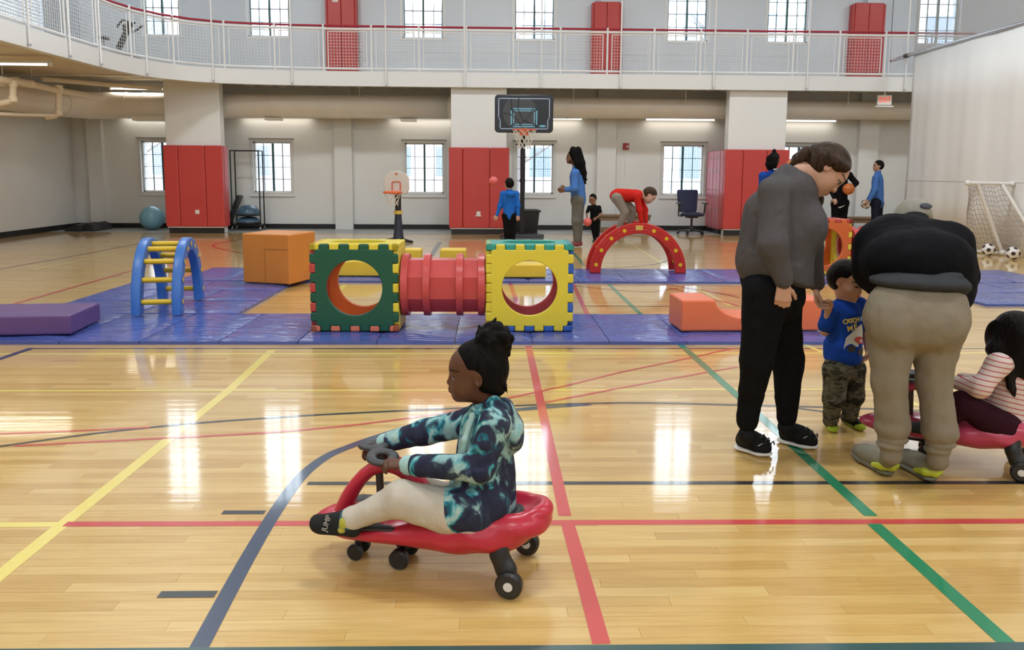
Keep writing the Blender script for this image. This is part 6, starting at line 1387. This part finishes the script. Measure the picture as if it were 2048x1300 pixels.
S = SDF(.04); M_kh = cloth('khaki_fleece', (.225,.195,.148), fold=.35, scale=5, var=.05)
S.cone(at(1798,618,MY0), at(1868,618,MY0-.01), .138, .138, sq=((0,1,0), 1.05)); S.cone(at(1792,645,MY0-.02), at(1872,645,MY0-.04), .126, .126)
for q, kx in (('L',1778), ('R',1868)):
    kn = at(kx,762,MY0); an = J['a'+q]; S.cone(J['h'+q]+V(0,-.0,-.04), kn, .118, .072, k=.03); S.cone(kn, an+V(0,0,.12), .072, .074, k=.03); S.ell(an+V(0,0,.10), (.076,.074,.05), k=.02)
    for i, (dz, rr_) in enumerate(((.05,.066),(.022,.060))): S.ell(an+V(.006*(-1)**i,0,dz), (rr_,rr_,.020), k=.008)
    S.cone(an+V(0,0,.05), an+V(0,0,-.03), .048, .046, k=.01)
S.cone(at(1829,720,MY0-.14), at(1832,612,MY0-.165), .012, .008, k=.035, sub=True)
S.build('joggers', M_kh, m_, .009)
M_gs = cloth('grey_sneaker', (.24,.23,.18), fold=.15); M_vs = mat('sneaker_lime', (.45,.50,.03), .45); M_dsole = mat('sneaker_sole', (.16,.16,.12), .5)
for q, h_, d_ in (('L',(1783,958),V(-.14,1,0)), ('R',(1870,970),V(-.12,1,0))):
    he = fl(*h_)+V(0,.02,0); he[2] = 0; d = un(d_); to = he+d*.27
    sh_ = shoe('sneaker', m_, he, to, V(J['a'+q][0], J['a'+q][1]+.0, .12), .95, M_gs, M_dsole, .0055, .036)
    S = SDF(.012); n_ = np.cross(d, (0,0,1)); S.chain([he+n_*.044+d*.06+V(0,0,.042), he+n_*.033+d*.012+V(0,0,.052), he-d*.010+V(0,0,.055), he-n_*.033+d*.012+V(0,0,.052), he-n_*.044+d*.06+V(0,0,.042)], [.012,.019,.021,.019,.012], k=.008); S.build('heel_clip', M_vs, sh_, .005)
    pq = he-d*.006-np.array(m_.location)+V(0,0,.098); MB().tube([pq-n_*.018, pq-n_*.004-d*.006+V(0,0,.010), pq+n_*.004-d*.006-V(0,0,.002), pq+n_*.018+V(0,0,.008)], .0035, 6).build('heel_mark', M_vs, sh_)
# ================================================================== CHILD IN STRIPED SHIRT
KY0 = 3.52
J = PX(dict(nb=(2022,712), sL=(1996,730,-.10), sR=(2030,722,.10), eL=(1960,775,-.14), wL=(1915,766,-.02), eR=(1985,770,.16), wR=(1925,758,.16), pel=(2022,850), hL=(2008,858,-.075), hR=(2015,850,.075), kL=(1925,806,-.08), kR=(1940,800,.12), aL=(1880,858,.0), aR=(1890,850,.18)), KY0)
J['tf'] = un(V(-.86,.5,0)); J['tL'] = J['aL']+V(-.12,.06,-.01); J['tR'] = J['aR']+V(-.12,.06,-.01)
c = thing('person', 'child with long black hair in a pink striped shirt riding the pinkish car', 'person', (J['pel'][0], J['pel'][1], 0))
hd = Head(at(2026,672,KY0), (-.35,.92,-.15), (-.08,.12,1), .215, .8)
S = SDF(.02); hd.skin(S, J['nb'], .19); limbs(S, J, dims(.68))
for q in 'LR': hand(S, J['w'+q], (-.9,.3,-.05), (0,0,-1), .115, (0,.9 if q == 'L' else -.9,0), curls=(.5,.6,.65,.7))
S.build('body', M_skin, c, .009, fine=[(hd.hc, (.15,.14,.15), .004), (J['wL']+V(-.05,.02,0), (.085,.07,.06), .003)], painter=hd.paint, pal=skin_pal((.50,.28,.19)))
S = SDF(.02); hd.hair(S, .05, ears=False); S.chain([hd.E(0,-.25,.0), at(2030,730,KY0-.02), at(2045,780,KY0-.03), at(2052,815,KY0-.03)], [.085,.085,.06,.03], k=.03); S.chain([hd.E(-.27,-.0,-.05), at(1992,700,KY0-.02), at(1996,722,KY0-.05)], [.05,.04,.012], k=.02); S.ell(hd.E(-.30,.14,-.06), hd.R(.13,.30,.44), hd.ax, k=.02)
for i in range(7): S.chain([at(2012+6*i,735,KY0-.09+.01*i), at(2020+6*i,775+4*i,KY0-.10+.01*i), at(2026+5*i,792+5*i,KY0-.10)], [.018,.012,.003], k=.012)
S.build('long_hair', hair_mat('black_hair', (.006,.0045,.0045), .4), c, .006)
def stripes():
    m, nt, b, tc = nmat('striped_jersey'); sep = nt.nodes.new('ShaderNodeSeparateXYZ'); nt.links.new(tc.outputs['Object'], sep.inputs[0])
    f = math_node(nt, 'FRACT', math_node(nt, 'DIVIDE', math_node(nt, 'ADD', sep.outputs[2], math_node(nt, 'MULTIPLY', sep.outputs[0], .18)), .0235)); nt.links.new(ramp(nt, f, [(0,(.42,.09,.09)),(.2,(.60,.50,.47))], 'CONSTANT'), b.inputs['Base Color']); b.inputs['Roughness'].default_value = .9; b.inputs['Specular IOR Level'].default_value = .1; cloth_bump(nt, b, tc, .3, 9); return m
S = SDF(.025); S.cone(at(2018,735,KY0), at(2015,835,KY0), .092, .115, sq=((0,1,0), .95)); S.ell(at(2012,838,KY0-.01), (.115,.12,.065), k=.02); S.cone(J['sL'], J['sR'], .05); S.cone(J['nb'], at(2018,735,KY0), .055, .08)
for q in 'LR': S.cone(J['s'+q], J['e'+q], .052, .045); S.cone(J['e'+q], J['w'+q], .043, .032)
S.build('striped_shirt', stripes(), c, .006)
S = SDF(.02); S.cone(J['hL'], J['hR'], .085)
for q in 'LR': S.cone(J['h'+q], J['k'+q], .078, .056); S.cone(J['k'+q], J['a'+q], .055, .036)
S.build('leggings', cloth('maroon_leggings', (.030,.008,.014), fold=.2), c, .007)
for q in 'LR':
    S = SDF(.015); S.cone(J['a'+q], J['t'+q], .036, .026); S.build('sock', mat('sock_dark', (.02,.02,.022), .8), c, .007)
# ================================================================== PEOPLE AT THE FAR SIDE
def figure(lab, Y0, jt, head, top, legs, skin, hairm, scale=1.0, sleeves='long', hair_fn=None, shoes=None, vox=.011, child=0.0, tf=(0,-1,0), slim=1.0, hands=None, ears=True, group=None):
    J = PX(jt, Y0); J['tf'] = un(tf); z0 = min(J['aL'][2], J['aR'][2])
    p = thing('person', lab, 'person', (J['pel'][0], J['pel'][1], 0), group=group)
    hd = Head(at(head[0], head[1], Y0+(head[5] if len(head) > 5 else 0)), head[2], head[3], head[4], child)
    S = SDF(.02); hd.skin(S, J['nb'], .21); limbs(S, J, dims(scale)); L = .175*scale
    for q in 'LR':
        dv = (hands or {}).get(q) or (J['w'+q]-J['e'+q]); hand(S, J['w'+q], dv, (0,.8,.2) if abs(un(dv)[1]) < .8 else (0,0,-1), L, (0,-.3,1) if abs(un(dv)[2]) < .7 else (un(tf)[0],un(tf)[1],0), curl=.5, rad=1.15)
    S.build('body', M_skin, p, vox, fine=[(hd.hc, head[4]*.68, .006)]+[(J['w'+q]+un((hands or {}).get(q) or (J['w'+q]-J['e'+q]))*L*.5, L*.62, .0055) for q in 'LR'], painter=hd.paint, pal=skin_pal(skin))
    S = SDF(.02); hd.hair(S, .05, ears=ears)
    if hair_fn: hair_fn(S, hd, Y0)
    S.build('hair', hairm, p, .008)
    s = scale; ms = (J['sL']+J['sR'])/2; S = SDF(.03*s+.005); hem = J['pel']-un(ms-J['pel'])*.01*s
    S.cone(ms+(J['pel']-ms)*.18, hem, .145*s*slim, .15*s*slim, sq=(tf, 1.3)); S.cone(J['sL'], J['sR'], .07*s); S.cone(J['nb'], ms, .06*s, .09*s)
    for q in 'LR':
        if sleeves == 'long': S.cone(J['s'+q], J['e'+q], .066*s, .056*s); S.cone(J['e'+q], J['w'+q], .055*s, .038*s)
        else: S.cone(J['s'+q], J['s'+q]+(J['e'+q]-J['s'+q])*.7, .066*s, .062*s)
    if sleeves == 'long' and top.name.startswith('blue_hood'): S.ell(ms-un(tf)*.10*s+V(0,0,.0), (.11*s,.07*s,.08*s), k=.02)
    S.build('top', top, p, vox)
    S = SDF(.03*s+.005); S.cone(J['hL'], J['hR'], .105*s*slim); S.cone(hem, J['pel'], .12*s*slim, .118*s*slim, sq=(tf, 1.25))
    for q in 'LR': S.cone(J['h'+q], J['k'+q], .10*s, .075*s); S.cone(J['k'+q], J['a'+q]+V(0,0,.01), .072*s, .052*s)
    S.build('trousers', legs, p, vox)
    if shoes:
        for q in 'LR':
            a = J['a'+q]; he = V(a[0], a[1], max(a[2]-.09*s, 0.0))-un(tf)*.06*s; to = he+un(V(tf[0],tf[1],0))*.26*s; S = SDF(.015); S.cone(a, he+V(0,0,.035*s)+un(tf)*.04*s, .045*s, .042*s); S.cone(he+V(0,0,.04*s)+un(tf)*.04*s, to+V(0,0,.03*s)-un(tf)*.03, .042*s, .034*s); S.build('shoe', shoes, p, .009)
    return p, J, hd
M_hood = cloth('blue_hoodie_fleece', (.018,.125,.48), fold=.3, scale=7); M_sweat = cloth('blue_sweat', (.065,.165,.45), fold=.3, scale=6); M_gpants = cloth('grey_sweatpants', (.135,.13,.12), fold=.35, scale=5); M_blkc = cloth('black_cotton', (.007,.007,.008), fold=.3); M_redc = cloth('red_longsleeve', (.52,.022,.016), fold=.3, scale=8); M_tan_p = cloth('taupe_trousers', (.255,.225,.185), fold=.35, scale=8); M_roy = cloth('royal_hoodie', (.014,.06,.33), fold=.3); M_navyp = cloth('navy_trousers', (.016,.018,.032), fold=.3)
H_blk = hair_mat('black_curly_hair', (.010,.008,.008)); H_brn = hair_mat('short_brown_hair', (.055,.033,.02), .5); H_drk = hair_mat('dark_hair', (.014,.010,.009)); M_rs = mat('maroon_shoe', (.20,.03,.035), .5); M_bs = mat('black_shoe', (.012,.012,.013), .5)
def locs(S, hd, Y0):
    random.seed(5)
    for i in range(24):
        a = random.uniform(-1,1); x0 = 1150+random.uniform(-6,8); S.chain([at(x0,306+random.uniform(-8,6),Y0+.09*a), at(x0+8,326,Y0+.12*a), at(x0+10+random.uniform(-3,3),346,Y0+.12*a), at(x0+11+random.uniform(-4,4),356+random.uniform(-8,14),Y0+.11*a)], [.05,.045,.035,.018], k=.02)
    for q in (-1,1): S.ell(hd.E(q*.20,.16,-.28), hd.R(.09,.10,.13), hd.ax, k=.02)
    S.ell(hd.E(0,.27,-.40), hd.R(.13,.10,.10), hd.ax, k=.02)
figure('tall bearded man with long dark locs, blue sweatshirt and grey sweatpants', 14.4, dict(nb=(1152,333), sL=(1150,346,-.17), sR=(1156,345,.17), eL=(1149,378,-.26), wL=(1132,380,-.20), eR=(1150,376,.26), wR=(1134,378,.24), pel=(1157,398), hL=(1155,400,-.09), hR=(1158,400,.09), kL=(1152,442,-.11), kR=(1158,442,.10), aL=(1153,482,-.08), aR=(1158,481,.10)),
       (1144,315,(-1,.05,0),(0,0,1),.235), M_sweat, M_gpants, (.16,.075,.045), H_blk, 1.08, hair_fn=locs, shoes=M_rs, tf=(-1,0,0), slim=1.12, hands={'L':(-1,-.1,-.1),'R':(-1,0,-.1)}, ears=False)
C_ = None
figure('boy in a bright blue hoodie and black pants standing under the big hoop', 14.3, dict(nb=(1019,378), sL=(1006,388), sR=(1032,388), eL=(1000,412), eR=(1036,411,-.04), wL=(994,430,-.03), wR=(1036,430,-.06), pel=(1019,430), hL=(1013,432), hR=(1025,432), kL=(1014,465), kR=(1025,465), aL=(1014,490), aR=(1025,490)),
       (1018,368,(-.35,.93,0),(0,0,1),.205), M_hood, M_blkc, (.50,.30,.22), H_drk, .80, shoes=M_bs, tf=(-.2,1,0), child=.5)
def kidhair(S, hd, Y0): S.ell(hd.E(.05,-.45,.05), hd.R(.2,.2,.2), hd.ax)
pk, Jk, _ = figure('small child in a black tee and black pants holding a coral ball', 15.6, dict(nb=(1187,408), sL=(1198,415,.0), sR=(1179,415,-.02), eL=(1202,428,-.05), eR=(1173,427,-.04), wL=(1193,436,-.12), wR=(1174,436,-.12), pel=(1189,441), hL=(1194,443), hR=(1185,443), kL=(1195,462), kR=(1188,464), aL=(1196,474), aR=(1189,478)),
       (1185,398,(-.5,-.8,-.25),(0,-.1,1),.185), M_blkc, M_blkc, (.26,.13,.085), H_blk, .60, sleeves='short', hair_fn=kidhair, shoes=M_bs, tf=(-.4,-.9,0), child=.9)
ball('rubber_ball', 'coral rubber ball in the hand of the small child in black', tuple(at(1175,444,15.6-.18)), .085, M_pink)
figure('boy in a red shirt and taupe pants climbing over the red arch', 10.55, dict(nb=(1281,388), sR=(1274,394,-.11), sL=(1277,390,.11), eR=(1279,420,-.13), wR=(1283,444,-.12), eL=(1290,420,.12), wL=(1292,444,.06), pel=(1236,390), hR=(1234,396,-.06), hL=(1237,394,.06), kR=(1250,424,-.08), kL=(1266,421,.08), aR=(1237,460,-.04), aL=(1258,451,.08)),
       (1299,391,(.62,-.18,-.76),(.76,0,.62),.205), M_redc, M_tan_p, (.52,.32,.24), H_brn, .74, shoes=M_bs, tf=(.35,-.1,-.93), child=.5, hands={'R':(.25,0,-1),'L':(.25,0,-1)}, vox=.009)
def locbun(S, hd, Y0):
    S.ell(hd.E(0,-.1,.62), hd.R(.16,.16,.2), hd.ax)
    for q in (-1,0,1): S.chain([hd.E(q*.25,-.35,.1), hd.E(q*.28,-.42,-.4), hd.E(q*.26,-.36,-.75)], [.05,.045,.02], k=.02)
pw, _, _ = figure('person with tied-up dark locs in a royal blue hoodie beside the red padded pillar', 13.5, dict(nb=(1546,334), sL=(1526,352), sR=(1566,350,.05), eL=(1522,385), eR=(1572,382,.06), wL=(1528,412,-.08), wR=(1578,358,.1), pel=(1545,410), hL=(1535,412), hR=(1556,412), kL=(1535,458), kR=(1556,458), aL=(1535,503), aR=(1556,503)),
       (1549,319,(.75,.6,0),(0,0,1),.225), M_roy, M_blkc, (.13,.06,.035), H_blk, 1.0, hair_fn=locbun, shoes=M_bs, tf=(.3,.95,0), ears=False)
q = at(1545,347,13.5); text_mesh('back_print', '7', .22, mat('print_white', (.62,.62,.58)), pw, (q[0]-pw.location[0], -.16, q[2]), (math.pi/2,0,0), .002)
ball('basketball', 'orange basketball held up behind the ponytail of the woman', tuple(at(1584,332,13.5)), .12, M_bk, 'ball', 'basket')
pb, _, _ = figure('man in black clothes holding an orange basketball near the bench', 16.4, dict(nb=(1682,338), sL=(1698,350,.0), sR=(1664,350), eL=(1712,366,-.05), eR=(1660,375), wL=(1703,378,-.16), wR=(1668,396,-.12), pel=(1680,404), hL=(1688,406), hR=(1672,406), kL=(1686,440), kR=(1670,442), aL=(1686,474), aR=(1672,474)),
       (1680,324,(-.6,-.75,0),(0,0,1),.23), M_blkc, M_blkc, (.48,.29,.21), H_drk, 1.0, shoes=M_bs, tf=(-.4,-.9,0), hands={'L':(-.5,-.6,-.3)})
ball('basketball', 'orange basketball at the chest of the man in black', tuple(at(1697,378,16.4-.30)), .12, M_bk, 'ball', 'basket')
qq = at(1677,412,16.4)-np.array(pb.location); MB().tube([qq+V(-.06,-.125,-.02), qq+V(-.03,-.13,-.03), qq+V(.08,-.125,.02)], [.006,.016,.003], 6).build('trouser_mark', mat('print_white', (.62,.62,.58)), pb)
figure('short-haired man in a blue long-sleeve top and navy pants by the bench', 16.5, dict(nb=(1756,344), sL=(1752,356,-.16), sR=(1758,354,.16), eL=(1750,380,-.22), wL=(1738,400,-.20), eR=(1748,380,.2), wR=(1736,400,.12), pel=(1755,404), hL=(1752,406,-.09), hR=(1757,406,.09), kL=(1750,440,-.1), kR=(1757,440,.1), aL=(1750,474,-.09), aR=(1758,474,.1)),
       (1756,332,(-1,.1,0),(0,0,1),.225), M_sweat, M_navyp, (.40,.23,.16), H_drk, 1.0, shoes=M_bs, tf=(-1,0,0), hands={'L':(-.6,0,-.8),'R':(-.6,0,-.8)})
ball('soccer_ball', 'white and dark soccer ball held by the man by the bench', tuple(at(1732,408,16.5)), .105, M_sw, 'ball', 'soccer')
